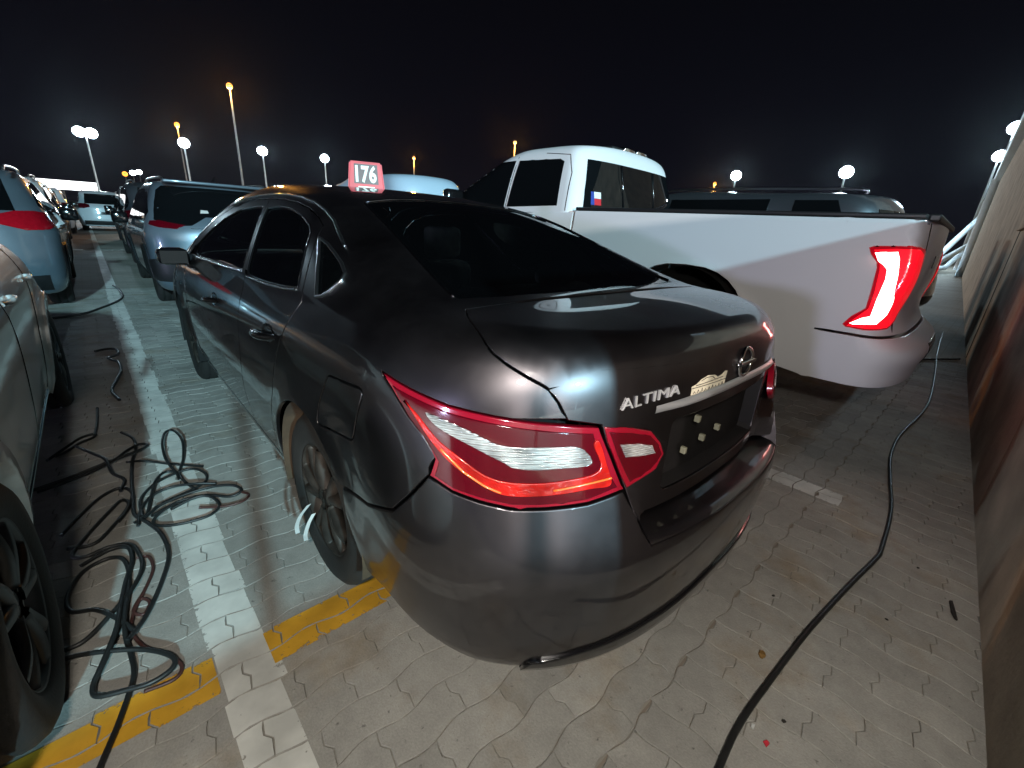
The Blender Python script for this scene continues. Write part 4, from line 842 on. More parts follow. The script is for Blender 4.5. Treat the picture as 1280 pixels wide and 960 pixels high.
for s in (-1,1):
    seam(BS,[(2.38,1.02),(2.40,.85),(2.36,.5),(2.36,.3)],sc,s); seam(BS,[(1.42,1.02),(1.45,.8),(1.5,.5),(1.55,.3)],sc,s); seam(BS,[(3.45,1.05),(3.42,.9),(3.32,.75),(3.24,.6),(3.18,.3)],sc,s)
    seam(BS,[(1.65,.285),(2.5,.275),(3.20,.275)],sc,s,.008,'sill_trim')
    for y_ in (2.50,3.30):
        c=BS.side(np.array([[y_+d,.90] for d in (-.09,-.05,0,.05,.09)]),s); nn=BS.grad(c); G().add(*tube(c+nn*np.array([.003,.03,.035,.03,.003])[:,None],.012,6)).build('door_handle','car_silver',sc)
    g=panel(BS,lambda q:BS.polar(q,3.7,True),[(s_,z_) for s_,z_ in ((-.95,.80),(-.6,.82),(-.6,.93),(-1.05,.95))],.05,off=.005); (g if s<0 else g.mirror()).build('tail_lamp','lens_red',sc)
for w_ in sc.children:
    for o in w_.children:
        if o.name.startswith('rim'): o.data.materials.clear(); o.data.materials.append(M['black_plastic'])
# --- white pickup truck
tk=thing('pickup_truck','white pickup truck with glowing red tail lamp beside the sedan','truck',(2.87,-.03,0),R(1.7))
TB=Body(W=[(.40,.90),(.5,.94),(.65,.975),(.85,.995),(1.03,1.0),(1.12,.996),(1.3,.982),(1.45,.965),(1.6,.95)],YR=[(.4,-.02),(.5,-.085),(.62,-.11),(.78,-.10),(.84,-.02),(.90,.02),(1.1,.02),(1.4,.015),(1.6,.015)],
 YF=[(.4,5.75),(.6,5.86),(.9,5.86),(1.1,5.80),(1.3,5.65),(1.6,5.4)],T=[(-.2,1.50),(1,1.50),(2.3,1.50),(3.4,1.48),(4.4,1.42),(5.0,1.36),(5.5,1.28),(5.9,1.15)],crown=[(-.2,.0),(2.5,.0),(4.4,.03),(5.9,.05)],LR=[(.4,.30),(.8,.26),(.9,.17),(1.6,.16)],PR=2.8,LF=.7,PF=2.6,k=[(-.2,.035),(2.4,.035),(4.6,.08),(5.9,.1)],zb=.46,rise=0,arches=((1.27,.48),(4.95,.44)),flare=.022,ar=.56,kb=.06)
CB=Body(W=[(1.0,.985),(1.3,.975),(1.45,.962),(1.6,.930),(1.75,.890),(1.9,.840),(2.0,.80),(2.12,.74)],YR=[(1.0,2.42),(1.45,2.42),(1.7,2.455),(1.9,2.50),(2.05,2.55),(2.15,2.62)],YF=[(1.0,5.1),(1.4,4.85),(1.6,4.52),(1.8,4.15),(1.95,3.85),(2.15,3.4)],T=[(2.3,2.03),(2.6,2.075),(3.1,2.09),(3.6,2.075),(4.0,2.01),(4.4,1.85),(4.9,1.5)],crown=[(2.2,.05),(3,.055),(4.8,.06)],LR=.22,PR=3.2,LF=.5,PF=2.8,k=[(2.2,.06),(3,.08),(4.8,.10)],zb=1.2,rise=0)
tside=lambda q:TB.side(q,-1); tpol=lambda q:TB.polar(q,.6)
tp=lambda P:pol(P,.6)
archT=lambda cy,rx,rz,cz,a0,a1,n=16:[(cy+rx*math.copysign(abs(math.cos(R(a0+(a1-a0)*k/n)))**.75,math.cos(R(a0+(a1-a0)*k/n))),cz+rz*max(0,math.sin(R(a0+(a1-a0)*k/n)))**.8) for k in range(n+1)]
bedside=[(.40,1.485),(2.385,1.485),(2.385,.56),(1.84,.56)]+archT(1.29,.53,.655,.48,8,172)+[(.72,.60),(.40,.60)]
g=panel(TB,tside,bedside,.05,free=lambda p:p[1]<.43 and p[2]>.6); bs_=G().join(g).join(g.mirror())
zz=np.linspace(.845,1.485,14); L1=TB.side(np.stack([np.full(14,.40),zz],-1),-1); e1=tp([tuple(p) for p in L1]); gate=e1+[(-a,z) for a,z in e1[::-1]]
bs_.join(panel(TB,tpol,gate,.045,free=lambda p:p[1]>.38)); 
bs_.build('bed',"truck_white",tk)
zz=np.linspace(.52,.835,8); L1=TB.side(np.stack([np.full(8,.40),zz],-1),-1); e2=tp([tuple(p) for p in L1]); 
bmp=panel(TB,tpol,e2+[(-a,z) for a,z in e2[::-1]],.045,gap=.004,free=lambda p:p[1]>.38)
g=panel(TB,tside,[(.40,.52),(.70,.56),(.705,.70),(.695,.835),(.40,.835)],.045,gap=.004,free=lambda p:p[1]<.42); bmp.join(g).join(g.mirror()); bmp.build('rear_bumper','truck_white',tk)
front=[(2.405,.56),(4.42,.56)]+archT(4.95,.52,.60,.45,172,8)+[(5.48,.56),(5.55,.8),(5.5,1.15),(5.2,1.28),(4.6,1.36),(3.4,1.45),(2.405,1.47)]
g=panel(TB,tside,front,.07); g.build('cab_side','truck_white',tk); g.mirror().build('cab_side','truck_white',tk)
tf=lambda q:TB.polar(q,5.0,True); panel(TB,tf,[(-1.05,.5),(1.05,.5),(1.05,1.0),(.9,1.22),(-.9,1.22),(-1.05,1.0)],.08).build('front_end','truck_white',tk)
panel(TB,tf,[(-.7,.6),(.7,.6),(.7,1.1),(-.7,1.1)],.08,off=.01).build('grille','gloss_black',tk)
panel(TB,TB.top,[(-.88,4.2),(.88,4.2),(.84,5.45),(.5,5.62),(-.5,5.62),(-.84,5.45)],.1).build('hood','truck_white',tk)
for s in (-1,1):
    q=np.array([(s*.80,z) for z in np.linspace(.86,1.47,10)]); ctb=lambda q:TB.hit(np.stack([np.asarray(q)[:,0],np.full(len(q),-1.),np.asarray(q)[:,1]],-1),np.tile([0,1.,0],(len(q),1)),0,2,160)[0]
    G().add(*tube(ctb(q)+np.array([0,.002,0]),.006,6)).build('tailgate_gap','gloss_black',tk)
panel(TB,ctb,[(-.16,1.22),(.16,1.22),(.16,1.30),(-.16,1.30)],.06,off=.004).build('tailgate_handle','gloss_black',tk)
panel(TB,ctb,[(-.28,.62),(.28,.62),(.28,.76),(-.28,.76)],.06,off=.004).build('plate_recess','gloss_black',tk)
# bed top rails and cover
for s in (-1,1): G().add(*box(*(s*.965 if s<0 else .86,.06,1.485),*(-.86 if s<0 else .965,2.38,1.512),bev=.008),smooth=False).build('bed_rail_cap','black_plastic',tk)
G().add(*box(-.87,.05,1.462,.87,2.38,1.484),smooth=False).build('bed_cover','black_plastic',tk); G().add(*box(-.88,.01,1.478,.88,.06,1.515,bev=.008),smooth=False).build('tailgate_cap','black_plastic',tk)
cabo=full_shell(CB,2.42,5.0,.95,1.6,2.1,.055).build('cab','truck_white',tk)
cbk=lambda q:CB.hit(np.stack([np.asarray(q)[:,0],np.full(len(q),1.2),np.asarray(q)[:,1]],-1),np.tile([0,1.,0],(len(q),1)),0,2.5,120)[0]; csd=lambda q:CB.side(q,-1)
rwn=panel(CB,cbk,[(-.83,1.505),(.83,1.505),(.80,1.66),(.725,1.925),(-.725,1.925),(-.80,1.66)],.06,off=.004); rwn=rwn.build('rear_window','dark_glass',tk); cabparts=[rwn]
for x in (-.29,.29): G().add(*tube([tuple(p) for p in (cbk([(x,1.51),(x,1.915)])+np.array([0,-.008,0]))],.010,6)).build('window_divider','gloss_black',rwn)
G().add(*tube([tuple(p) for p in (cbk([(-.80,1.494),(-.3,1.494),(.3,1.494),(.80,1.494)])+np.array([0,-.01,0]))],.014,6)).build('window_sill','satin_chrome',tk)
for s in (-1,1):
    fx=(lambda g:g) if s<0 else (lambda g:g.mirror())
    fx(panel(CB,csd,[(2.70,1.52),(3.36,1.50),(3.33,1.935),(2.80,1.925),(2.745,1.90)],.06,off=.004)).build('rear_side_window','dark_glass',tk)
    fx(panel(CB,csd,[(3.40,1.50),(4.52,1.50),(4.22,1.74),(3.96,1.88),(3.80,1.93),(3.38,1.937)],.06,off=.004)).build('front_side_window','dark_glass',tk)
    for P in ([(2.60,1.48),(2.63,1.80),(2.70,1.955),(3.0,1.985)],[(3.38,1.48),(3.36,1.97)]): G().add(*tube(surf_line(CB,lambda q,s=s:CB.side(q,s),P,-.001,n=4),.004,5,False)).build('door_seam','gloss_black',tk)
    md=thing_part('door_mirror',tk,(0,0,0)); bx=box(.98,4.0,1.36,1.22,4.10,1.66,bev=.04); G().add([(x*s,y,z) for x,y,z in bx[0]],bx[1]).build('mirror_housing','gloss_black',md)
    for y_,r in ((1.29,.415),(4.95,.415)):
        wheel(tk,s*.955,y_,r,.275,s,rimr=.26,spokes=6); 
        A=np.linspace(-.3,math.pi+.3,21); P=[(s*.50,y_+.50*math.cos(a),.50+.62*math.sin(a)) for a in A]; Q=[(s*.97,p[1],p[2]) for p in P]; Z=[(s*.5,y_,.5)]*21
        G().add(P+Q+Z,[(i,i+1,21+i+1,21+i) for i in range(20)]+[(42+i,43+i,i+1,i) for i in range(20)]).build('wheel_arch_liner','black_inside',tk)
    # lit tail lamp
    def tl2(P,mt,off,parent,nm,step=.03,bev=.003):
        g=panel(TB,tpol,tp(P),step,off=off,bev=bev,depth=.02); return (g if s<0 else g.mirror()).build(nm,mt,parent)
    TL=[(-.979,.262,1.329),(-.977,.24,1.340),(-.972,.144,1.347),(-.90,.075,1.350),(-.82,.05,1.335),(-.80,.046,1.30),(-.79,.04,1.19),(-.78,.045,1.04),(-.80,.055,.92),(-.85,.08,.880),(-.976,.176,.872),(-.997,.251,.877),(-.998,.270,.892),(-.997,.241,.947),(-.992,.19,1.0),(-.995,.19,1.09),(-.985,.199,1.223),(-.985,.207,1.252),(-.982,.244,1.292)]
    ga=tl2(TL,'tail_red_dim',.009,tk,'tail_lamp',step=.014,bev=.008)
    TR=[(-.979,.235,1.318),(-.972,.144,1.330),(-.90,.080,1.332),(-.85,.058,1.31),(-.825,.05,1.19),(-.82,.05,1.06),(-.83,.065,.93),(-.87,.09,.893),(-.976,.176,.886),(-.996,.245,.886),(-.997,.225,.93),(-.991,.175,1.0),(-.992,.172,1.09),(-.985,.182,1.21),(-.985,.19,1.25)]
    tl2(TR,'tail_red_lit',.013,ga,'red_lens',.012)
    TW=[(-.982,.225,1.302),(-.974,.128,1.314),(-.968,.115,1.275),(-.962,.105,1.191),(-.950,.105,1.078),(-.935,.115,.981),(-.945,.14,.921),(-.994,.218,.900),(-.997,.236,.906),(-.986,.193,.945),(-.968,.165,.962),(-.978,.158,1.054),(-.984,.145,1.166),(-.985,.150,1.217),(-.988,.170,1.239),(-.986,.198,1.257)]
    tl2(TW,'tail_lit',.019,ga,'light_tube',.012,.003)
for x in (-.02,.20): G().add(*box(x-.10,2.60,2.055,x+.10,2.72,2.115,bev=.02)).build('roof_light','chrome',tk)
G().add(*box(-.30,2.62,2.05,.36,2.76,2.10,bev=.02)).build('roof_light_base','black_plastic',tk)
flg=thing('flag_sticker','small red white and blue star flag sticker on pickup rear window','sticker',(2.87,-.03,0),R(1.7))
def flagpatch(nm,P,m): panel(CB,cbk,P,.05,off=.0062,lip=False).build(nm,m,flg)
flagpatch('blue_field',[(-.745,1.545),(-.702,1.545),(-.702,1.655),(-.735,1.655)],'flag_blue'); flagpatch('white_field',[(-.701,1.601),(-.618,1.601),(-.618,1.655),(-.701,1.655)],'flag_white'); flagpatch('red_field',[(-.701,1.545),(-.618,1.545),(-.618,1.600),(-.701,1.600)],'flag_red')
for o in tk.children:   # the cab sits a little farther back on the frame
    if o.name.split('.')[0] in ('cab','rear_window','window_sill','rear_side_window','front_side_window','door_seam','roof_light','roof_light_base','door_mirror'): o.location.y-=.09
for o in flg.children: o.location.y-=.09
# --- vehicles beyond
van=thing('van','tall pale van roof showing between numbered block and pickup cab','van',(3.80,7.2,0)); VB=suv_body(5.0,2.16,.95,.35,1.05)
car_common(van,VB,'van_white',5.0,2.16,.95,1.0,4.0,.35,[[(2.6,1.2),(3.4,1.2),(3.3,1.75),(2.6,1.75)]],.09,rails=False)
ds=thing('suv','long dark SUV with roof rails beyond the pickup bed','car',(5.62,.35,0),0,'SUVs parked in rows across the yard'); DB=suv_body(5.3,1.92,1.0,.30,1.05)
car_common(ds,DB,'suv_dark',5.3,1.92,1.0,1.15,4.2,.40,[[(.55,1.42),(1.18,1.40),(1.18,1.80),(.75,1.80)],[(1.45,1.36),(2.75,1.36),(2.75,1.80),(1.45,1.81)],[(2.80,1.36),(3.7,1.36),(3.45,1.70),(3.25,1.79),(2.80,1.80)]],.08)
for s in (-1,1):
    g=panel(DB,lambda q:DB.polar(q,1.0),pol([(-.99,.42,1.55),(-.90,.16,1.58),(-.8,.12,1.2),(-.95,.25,1.15)]),.07,off=.006); (g if s<0 else g.mirror()).build('tail_lamp','lens_dark_red',ds)
panel(DB,chart_back(DB),[(-.70,1.30),(.70,1.30),(.62,1.72),(-.62,1.72)],.09,off=.004).build('rear_window','dark_glass',ds)
left_suv('suv','pale silver car past the dark SUV by the wall',8.6,.5,'suv_silver',1.72)
left_suv('suv','white car farther along the wall past the silver one',11.5,.5,'car_white',1.74)
# ================================================================= lamp posts, block on the roof, cables, litter
def post(label,x,y,h,kind,heads=2,light=1200,size=.5,arm=True,light_on=True,lens=1.0):
    t=thing('lamp_post',label,'street lamp',(x,y,0),0,'lamp posts standing round the yard')
    G().add(*tube([(0,0,0),(0,0,.4),(0,0,h)],[.14,.11,.07],10)).build('pole','pole_steel',t)
    az=math.atan2(CP[1]-y,CP[0]-x); d=np.array([math.cos(az),math.sin(az),0]); p=np.array([-d[1],d[0],0])
    if kind=='white':
        G().add(*tube([tuple(np.array([0,0,h])-p*size*heads*.5),tuple(np.array([0,0,h])+p*size*heads*.5)],.05,6)).build('cross_arm','pole_steel',t)
        for k in range(heads):
            o=p*size*(k-(heads-1)/2)*1.08; hd=thing_part('flood_head',t,tuple(o+np.array([0,0,h+.22])+d*.12)); hd.rotation_euler=(R(0),R(28),az)
            rr=size*.56; G().add(*lathe([(.001,-.22),(rr*.5,-.20),(rr*.9,-.04),(rr*1.06,.08),(rr*1.06,.11),(rr,.11)],18)).build('housing','pole_steel',hd); G().add(*lathe([(.001,.125),(rr*.7,.115),(rr,.095)],18)).build('lens','flood_white',hd)
        c=COOL; off=d*.5
    else:
        G().add(*tube(smoothline([(0,0,h-.05),tuple(d*.3+np.array([0,0,h+.12])),tuple(d*.9+np.array([0,0,h+.18]))],4),.04,6)).build('bracket','pole_steel',t)
        hd=thing_part('lantern',t,tuple(d*1.1+np.array([0,0,h+.15]))); hd.rotation_euler=(0,R(12),az)
        gbox(-.45,-.18,-.02,.45,.18,.10,bev=.04).build('housing','pole_steel',hd)
        g=G().add(*lathe([(.001,-.42),(.16,-.38),(.22,-.1),(.22,.1),(.16,.38),(.001,.42)],16)); g.v=[(a,b*.95*size/.5,c_*.95*size/.5-.07) for a,b,c_ in g.v]; g.build('lens','lamp_amber',hd)
        c=AMBER; off=d*1.1+np.array([0,0,-.6])
    if light_on: lamp('lamp_light',(x+off[0],y+off[1],h+off[2]+.1),light*2.2,c,.35)
    return t
post('white floodlight post at far left above the lit canopy',.5,71.6,8,'white',2,5200,.92)
post('white floodlight post just right of an amber lamp, over the blue SUV',8.93,68.7,8,'white',1,3000,1.0)
post('white floodlight post right of the tall amber lamp',16.5,65.7,8,'white',1,3000,.95)
post('white floodlight post left of the red numbered block',23.5,64.1,8,'white',1,2600,.9)
post('white floodlight post above the dark SUV roof, left one',55.1,23.5,8,'white',1,2600,.95)
post('white floodlight post above the dark SUV roof, right one',55.4,12.9,8,'white',1,2600,1.05)
post('white floodlight post over the warehouse wall, nearer the edge',38.9,1.46,8,'white',1,2000,.62)
post('white floodlight post over the warehouse wall, lower in the photo',49.4,2.21,8,'white',1,1500,.70)
post('tall amber street lamp, highest light in the photo',11.3,54.6,12,'amber',1,2500,.62)
post('amber street lamp standing directly above a white floodlight',11.1,86.2,12,'amber',1,2500,.75)
post('small amber street lamp right of the red numbered block',37.7,65.5,10,'amber',1,1800,.50)
post('amber street lamp above the white pickup cab',36.6,41.4,10,'amber',1,1800,.42)
post('tiny amber street lamp left of the floodlight over the dark SUV',80.9,37.8,10,'amber',1,1500,.60)
# off the picture: the flood and the small lamp by the wall that light the scene
lp=thing('lamp_post','tall floodlight mast standing behind the photographer','street lamp',(-9.6,-49.3,0),0,'lamp posts standing round the yard'); G().add(*tube([(0,0,0),(0,0,19)],[.25,.14],10)).build('pole','pole_steel',lp); gbox(-1.2,-.2,18.9,1.2,.1,19.5,bev=.05).build('housing','pole_steel',lp)
lp=thing('lamp_post','tall floodlight mast far to the left of the parked rows','street lamp',(-70.8,-10,0),0,'lamp posts standing round the yard'); G().add(*tube([(0,0,0),(0,0,4.0)],[.16,.10],10)).build('pole','pole_steel',lp); gbox(-.2,-.7,3.8,.1,.7,4.3,bev=.05).build('housing','pole_steel',lp)
lp=thing('lamp_post','lane lamp post standing across the lane behind the photographer','street lamp',(-16.8,-28.5,0),0,'lamp posts standing round the yard'); G().add(*tube([(0,0,0),(0,0,5.5)],[.12,.08],10)).build('pole','pole_steel',lp); gbox(-.3,-.25,5.3,.3,.1,5.8,bev=.04).build('housing','pole_steel',lp)
lp=thing('lamp_post','short steel lamp post on the low wall behind the photographer','street lamp',(-1.50,-1.20,0),0,'lamp posts standing round the yard'); G().add(*tube(smoothline([(0,0,0),(0,0,1.9),(0,.08,2.12),(0,.35,2.16)],4),.03,8)).build('pole','pole_steel',lp); gbox(-.12,.28,2.11,.12,.50,2.18,bev=.02).build('housing','pole_steel',lp)
cn=thing('canopy','bright white lit canopy sign far behind the left row of cars','canopy',(-3.2,118,0))
gbox(-4.6,-.4,2.75,5.0,.4,4.3,bev=.08).build('light_box','canopy_light',cn)
for x in (-4,0,4.4): G().add(*tube([(x,.2,0),(x,.2,2.55)],.15,8)).build('post','pole_steel',cn)
for k,(x,lab) in enumerate(((6.6,'leftmost'),(8.2,'middle'),(9.6,'rightmost'))):
    post('small distant floodlight, %s of the cluster above the left cars'%lab,x,128+4*k,6.6+.45*k,'amber' if k==0 else 'white',1,200,.95 if k else 1.1,light_on=False)
# --- red numbered block on the sedan roof
sg=thing('roof_block','red plastic block with white number 176 on sedan roof','sign',(-.06,2.36,1.478),-R(24))
wv_=.104; hv=.150; dv=.05
P=[(-wv_,-dv,0),(wv_,-dv,0),(wv_,dv,0),(-wv_,dv,0),(-wv_*.86,-dv*.55,hv),(wv_*.86,-dv*.55,hv),(wv_*.86,dv*.55,hv),(-wv_*.86,dv*.55,hv)]
bm=bmesh.new(); vv=[bm.verts.new(p) for p in P]
for f_ in ((3,2,1,0),(4,5,6,7),(0,1,5,4),(1,2,6,5),(2,3,7,6),(3,0,4,7)): bm.faces.new([vv[i] for i in f_])
bmesh.ops.bevel(bm,geom=bm.edges[:],offset=.008,segments=3,affect='EDGES'); bm.verts.index_update()
G().add([v.co[:] for v in bm.verts],[tuple(v.index for v in f_.verts) for f_ in bm.faces],smooth=False).build('housing','sign_red',sg); bm.free()
sl=(dv*.45)/hv
def on_sign(x,z,o): return (x,-dv+sl*z-o,z)
pa=[(-.068,.030),(.068,.030),(.064,.136),(-.064,.136)]
G().add([on_sign(x,z,.0008) for x,z in pa],[(0,1,2,3)],smooth=False).build('number_panel','sign_panel',sg)
v,f=text_mesh('176',1,.0,.035); lo_,hi_=v.min(0),v.max(0); u=(v-lo_)/np.maximum(hi_-lo_,1e-6)
G().add([on_sign(-.058+.116*a[0],.036+.094*a[1],.0018) for a in u],f,smooth=False).build('number','sign_white',sg)
G().add([on_sign(x,z,.0012) for x,z in ((-.045,.004),(.045,.004),(.045,.016),(-.045,.016))],[(0,1,2,3)],smooth=False).build('label_strip','sign_white',sg)
for x in (-.06,.06): G().add(*[ [(a+x,b,c-.012) for a,b,c in q] if k==0 else q for k,q in enumerate(box(-.02,-.03,0,.02,.03,.014,bev=.003))]).build('foot','black_plastic',sg)
# --- paper tag hanging on the rear wheel
pt=thing('paper_tag','folded white paper tag stuck in the rear wheel of the sedan','tag',(-.91,1.18,.22))
pt.scale=(.8,.8,.8)
def strip(P,wd,name):
    P=smoothline(P,5); W_=np.array(wd); v=[];f=[]
    for p in P: v+=[tuple(p-W_/2),tuple(p+W_/2)]
    for i in range(len(P)-1): f.append((2*i,2*i+2,2*i+3,2*i+1))
    v2=[(a-.0008,b-.0006,c) for a,b,c in v]; n=len(v); f+= [tuple(n+j for j in q[::-1]) for q in f]+[(2*i,n+2*i,n+2*i+2,2*i+2) for i in range(len(P)-1)]
    G().add(v+v2,f,smooth=False).build(name,'paper',pt)
strip([(-.005,-.055,.065),(-.03,-.05,.02),(-.045,-.03,-.05),(-.04,-.01,-.10)],(.016,-.008,.005),'paper_strip'); strip([(-.005,.0,.085),(-.04,.03,.02),(-.055,.06,-.05),(-.05,.08,-.11)],(.018,-.007,.007),'paper_strip')
# --- cables
def cable(name,label,runs,r,m='cable',group='cables lying on the pavers',zs=None):
    P0=runs[0][0]; g=G()
    for k,P in enumerate(runs):
        P=np.array([(p[0],p[1],(p[2] if len(p)>2 else 0)+r+.002+.004*(k%3)) for p in P],float); q=smoothline(P,7)
        g.add(*tube(q,r,7))
    return tag(g.build(name,m),label,'cable',group)
cable('power_cable','single black cable curving across the pavers at right',[[(-.62,-.24),(-.361,-.214),(-.207,-.207),(-.01,-.218),(.32,-.244),(.701,-.290),(1.0,-.332),(1.12,-.336),(1.555,-.311),(1.987,-.247),(2.408,-.193),(2.903,-.182),(3.604,-.227),(4.249,-.232),(5.428,-.17),(7.15,-.06),(9.5,.05)]],.0095)
cable('power_cable','short black cable crossing to the wall foot behind the pickup',[[(5.2,.55),(5.6,.30),(6.1,.10),(6.5,-.12),(6.8,-.30)]],.014)
cable('cable_tangle','heap of tangled black cable beside the silver car wheel',[
 [(-1.60,.72),(-1.565,.819),(-1.527,.916),(-1.489,1.043),(-1.488,1.13),(-1.495,1.22,.012),(-1.49,1.33,.014),(-1.475,1.46,.006),(-1.47,1.60),(-1.49,1.68),(-1.54,1.70),(-1.60,1.66),(-1.635,1.55),(-1.625,1.46),(-1.56,1.40,.012),(-1.50,1.29,.016),(-1.47,1.22,.006)],
 [(-1.49,1.19,.012),(-1.44,1.28),(-1.385,1.42),(-1.345,1.58),(-1.352,1.74),(-1.385,1.86),(-1.425,1.97),(-1.42,2.12),(-1.415,2.30),(-1.40,2.50),(-1.372,2.70),(-1.375,2.85),(-1.42,2.98)],
 [(-1.70,1.19),(-1.641,1.236),(-1.535,1.175,.01),(-1.45,1.12),(-1.395,1.045),(-1.40,1.0),(-1.45,.985),(-1.505,1.002),(-1.565,1.03),(-1.575,1.075),(-1.553,1.13,.01),(-1.515,1.24,.02),(-1.50,1.36,.01),(-1.48,1.5),(-1.455,1.62),(-1.462,1.72),(-1.52,1.745),(-1.60,1.70)],
 [(-1.68,1.30),(-1.60,1.285),(-1.52,1.36,.01),(-1.46,1.45,.012),(-1.43,1.55,.006),(-1.43,1.65),(-1.455,1.75),(-1.52,1.78),(-1.585,1.765),(-1.625,1.80),(-1.59,1.90),(-1.51,2.06),(-1.46,2.14),(-1.44,2.07),(-1.50,1.93),(-1.56,1.84),(-1.64,1.86)],
 [(-1.66,1.97),(-1.60,2.10),(-1.53,2.22),(-1.46,2.26),(-1.42,2.18),(-1.44,2.05),(-1.48,1.95)],
 [(-1.82,2.44),(-1.74,2.47),(-1.634,2.508),(-1.52,2.55,.01),(-1.414,2.591,.014),(-1.345,2.64,.008),(-1.318,2.70),(-1.355,2.73),(-1.41,2.66,.01),(-1.47,2.56,.014),(-1.60,2.47,.008),(-1.75,2.43)],
 [(-1.70,2.83),(-1.66,2.86),(-1.605,2.95),(-1.545,3.0),(-1.54,3.05),(-1.60,3.03),(-1.66,2.93),(-1.73,2.80)],[(-1.54,3.02),(-1.525,3.2),(-1.518,3.5)],[(-1.62,2.9),(-1.55,2.72,.01),(-1.50,2.58,.02),(-1.48,2.42,.01),(-1.44,2.33),(-1.46,2.22)]],.0076)
cable('cable_tangle','loose coil of thin black cable lying on the white line',[
 [(-1.235,2.24,.01),(-1.26,2.42,.02),(-1.255,2.60,.04),(-1.225,2.74,.045),(-1.185,2.74,.045),(-1.165,2.58,.04),(-1.19,2.38,.02),(-1.225,2.25,.008),(-1.215,2.12,.012),(-1.18,2.02,.006)],
 [(-1.43,1.90),(-1.385,1.94),(-1.36,2.05,.01),(-1.325,2.20,.02),(-1.28,2.27,.02),(-1.24,2.25,.012),(-1.235,2.19)],
 [(-1.40,1.93),(-1.395,2.08),(-1.34,2.19),(-1.26,2.25),(-1.17,2.26),(-1.125,2.17),(-1.14,2.08),(-1.22,2.03),(-1.32,1.99),(-1.40,1.90)],
 [(-1.35,1.97,.01),(-1.25,2.0,.012),(-1.14,2.0,.016),(-1.05,1.95,.02),(-1.02,1.89,.01),(-1.07,1.88),(-1.16,1.95,.006),(-1.26,1.96,.01),(-1.37,1.92)],
 [(-1.30,1.92),(-1.21,1.94,.012),(-1.15,1.92,.01),(-1.125,1.83),(-1.17,1.77),(-1.26,1.77),(-1.335,1.80),(-1.37,1.85),(-1.34,1.90,.01),(-1.27,1.95,.012)],
 [(-1.42,1.86),(-1.40,1.99),(-1.35,2.08,.006),(-1.27,2.10,.012),(-1.18,2.05,.02),(-1.10,2.03)],[(-1.42,2.55),(-1.36,2.50,.01),(-1.31,2.47),(-1.25,2.40),(-1.19,2.34),(-1.12,2.27)]],.0066)
cable('power_cable','thin reddish cord looped beside the tangled black cable',[[(-1.44,1.64),(-1.405,1.62),(-1.40,1.53),(-1.435,1.42),(-1.47,1.34),(-1.445,1.30),(-1.425,1.35),(-1.45,1.38),(-1.48,1.27),(-1.46,1.16),(-1.40,1.06),(-1.378,1.0),(-1.40,.965),(-1.47,.975)],[(-1.20,1.86),(-1.10,1.80),(-1.03,1.80),(-1.0,1.84),(-1.02,1.88)]],.0058,'cable_red')
cable('power_cable','black cable trailing from under the pale blue SUV at left',[[(-2.0,6.8),(-1.87,6.90),(-1.602,7.02),(-1.373,7.48),(-1.20,7.95),(-1.14,8.4),(-1.155,9.1),(-1.20,9.5)]],.014)
cable('power_cable','black cord wriggling along the far part of the white line',[[(-1.50,5.1),(-1.42,5.15),(-1.355,5.1),(-1.35,4.9),(-1.42,4.8),(-1.36,4.62),(-1.355,4.35),(-1.39,4.1),(-1.43,3.85),(-1.40,3.6)]],.011)
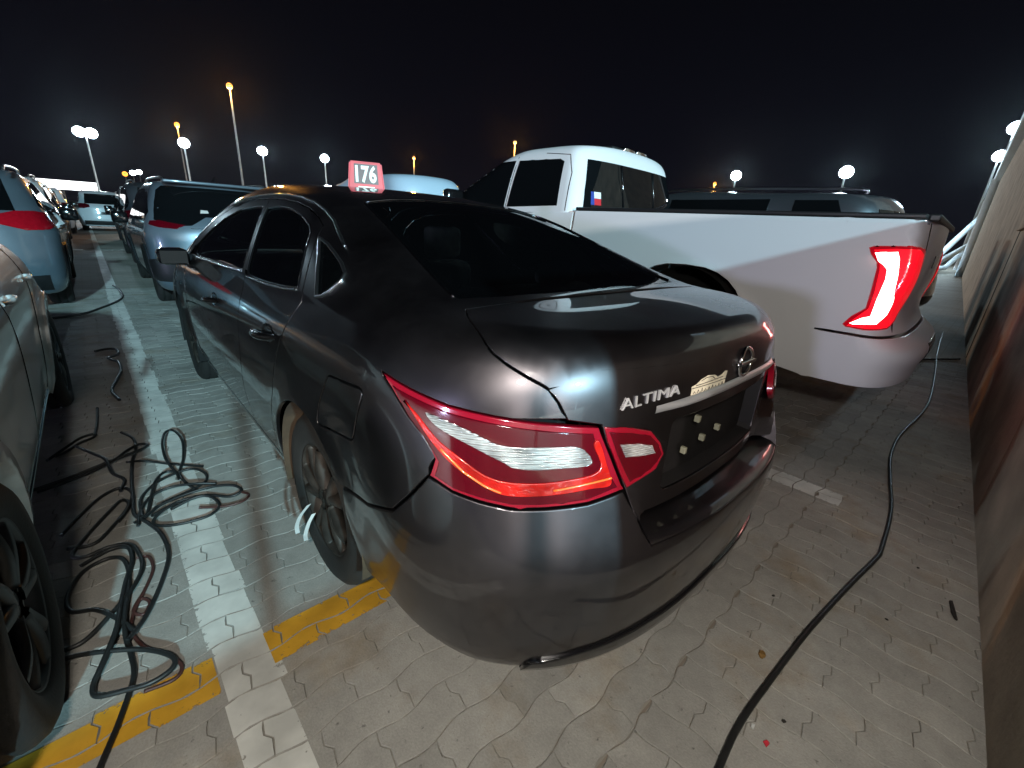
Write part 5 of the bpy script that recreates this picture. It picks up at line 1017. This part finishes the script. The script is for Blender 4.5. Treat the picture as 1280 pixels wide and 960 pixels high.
# --- litter
def flat(name,label,cat,loc,P,m,h=.004):
    n=len(P); g=G().add([(x,y,.001+.002*((i*7)%3)) for i,(x,y) in enumerate(P)]+[(x,y,.001+h+.003*((i*5)%3)) for i,(x,y) in enumerate(P)],[tuple(range(n))[::-1],tuple(range(n,2*n))]+[(i,(i+1)%n,n+(i+1)%n,n+i) for i in range(n)],smooth=False)
    o=tag(g.build(name,m),label,cat); o.location=loc; return o
flat('dry_leaf','small dry brown leaf on the pavers below the bumper','leaf',(.08,-.167,.002),[(-.014,-.006),(0,-.011),(.012,-.005),(.020,.004),(.008,.010),(-.006,.009),(-.012,.003)],'leaf_brown')
flat('litter_scrap','tiny red scrap of litter beside the single cable','litter',(-.208,-.277,.002),[(-.008,-.004),(.004,-.007),(.009,.002),(0,.007)],'litter_red')
flat('twig','short dark twig lying at the foot of the wall','twig',(.895,-.60,.002),[(-.06,-.012),(-.02,-.002),(.05,.010),(.048,.018),(-.025,.008),(-.062,-.004)],'stick_dark',.008)
flat('litter_scrap','small white scrap of paper next to the red scrap','litter',(-.19,-.235,.002),[(-.006,-.004),(.006,-.003),(.005,.005),(-.004,.004)],'paper')
for k,(x,y,lab) in enumerate(((.623,-.428,'dark pebble on the pavers right of the single cable'),(.40,-.10,'dark pebble on the pavers left of the single cable'),(1.1,-.47,'dark pebble near the wall foot'),(-.10,-.29,'dark pebble low in the photo by the leaf'))):
    bm=bmesh.new(); bmesh.ops.create_icosphere(bm,subdivisions=1,radius=.007); 
    for v in bm.verts: v.co*=random.uniform(.7,1.2); v.co.z*=.6
    bm.verts.index_update(); o=tag(G().add([v.co[:] for v in bm.verts],[tuple(v.index for v in f.verts) for f in bm.faces],smooth=False).build('pebble','stick_dark'),lab,'pebble','dark pebbles scattered on the pavers'); bm.free(); o.location=(x,y,.004)

# --- thin air volume added round the yard to give the lamps a glow
hz=G().add(*box(-430,-430,-1.1,430,430,21),smooth=False).build('glow_haze','black_inside'); hz['kind']='stuff'
hm=bpy.data.materials.new('glow_haze'); hm.use_nodes=True; hn=hm.node_tree.nodes; hn.clear(); ho=hn.new('ShaderNodeOutputMaterial'); hv_=hn.new('ShaderNodeVolumePrincipled'); hv_.inputs['Density'].default_value=HAZE; hv_.inputs['Color'].default_value=(.9,.92,.95,1); hv_.inputs['Anisotropy'].default_value=.90
hm.node_tree.links.new(hv_.outputs[0],ho.inputs['Volume']); hz.data.materials.clear(); hz.data.materials.append(hm)
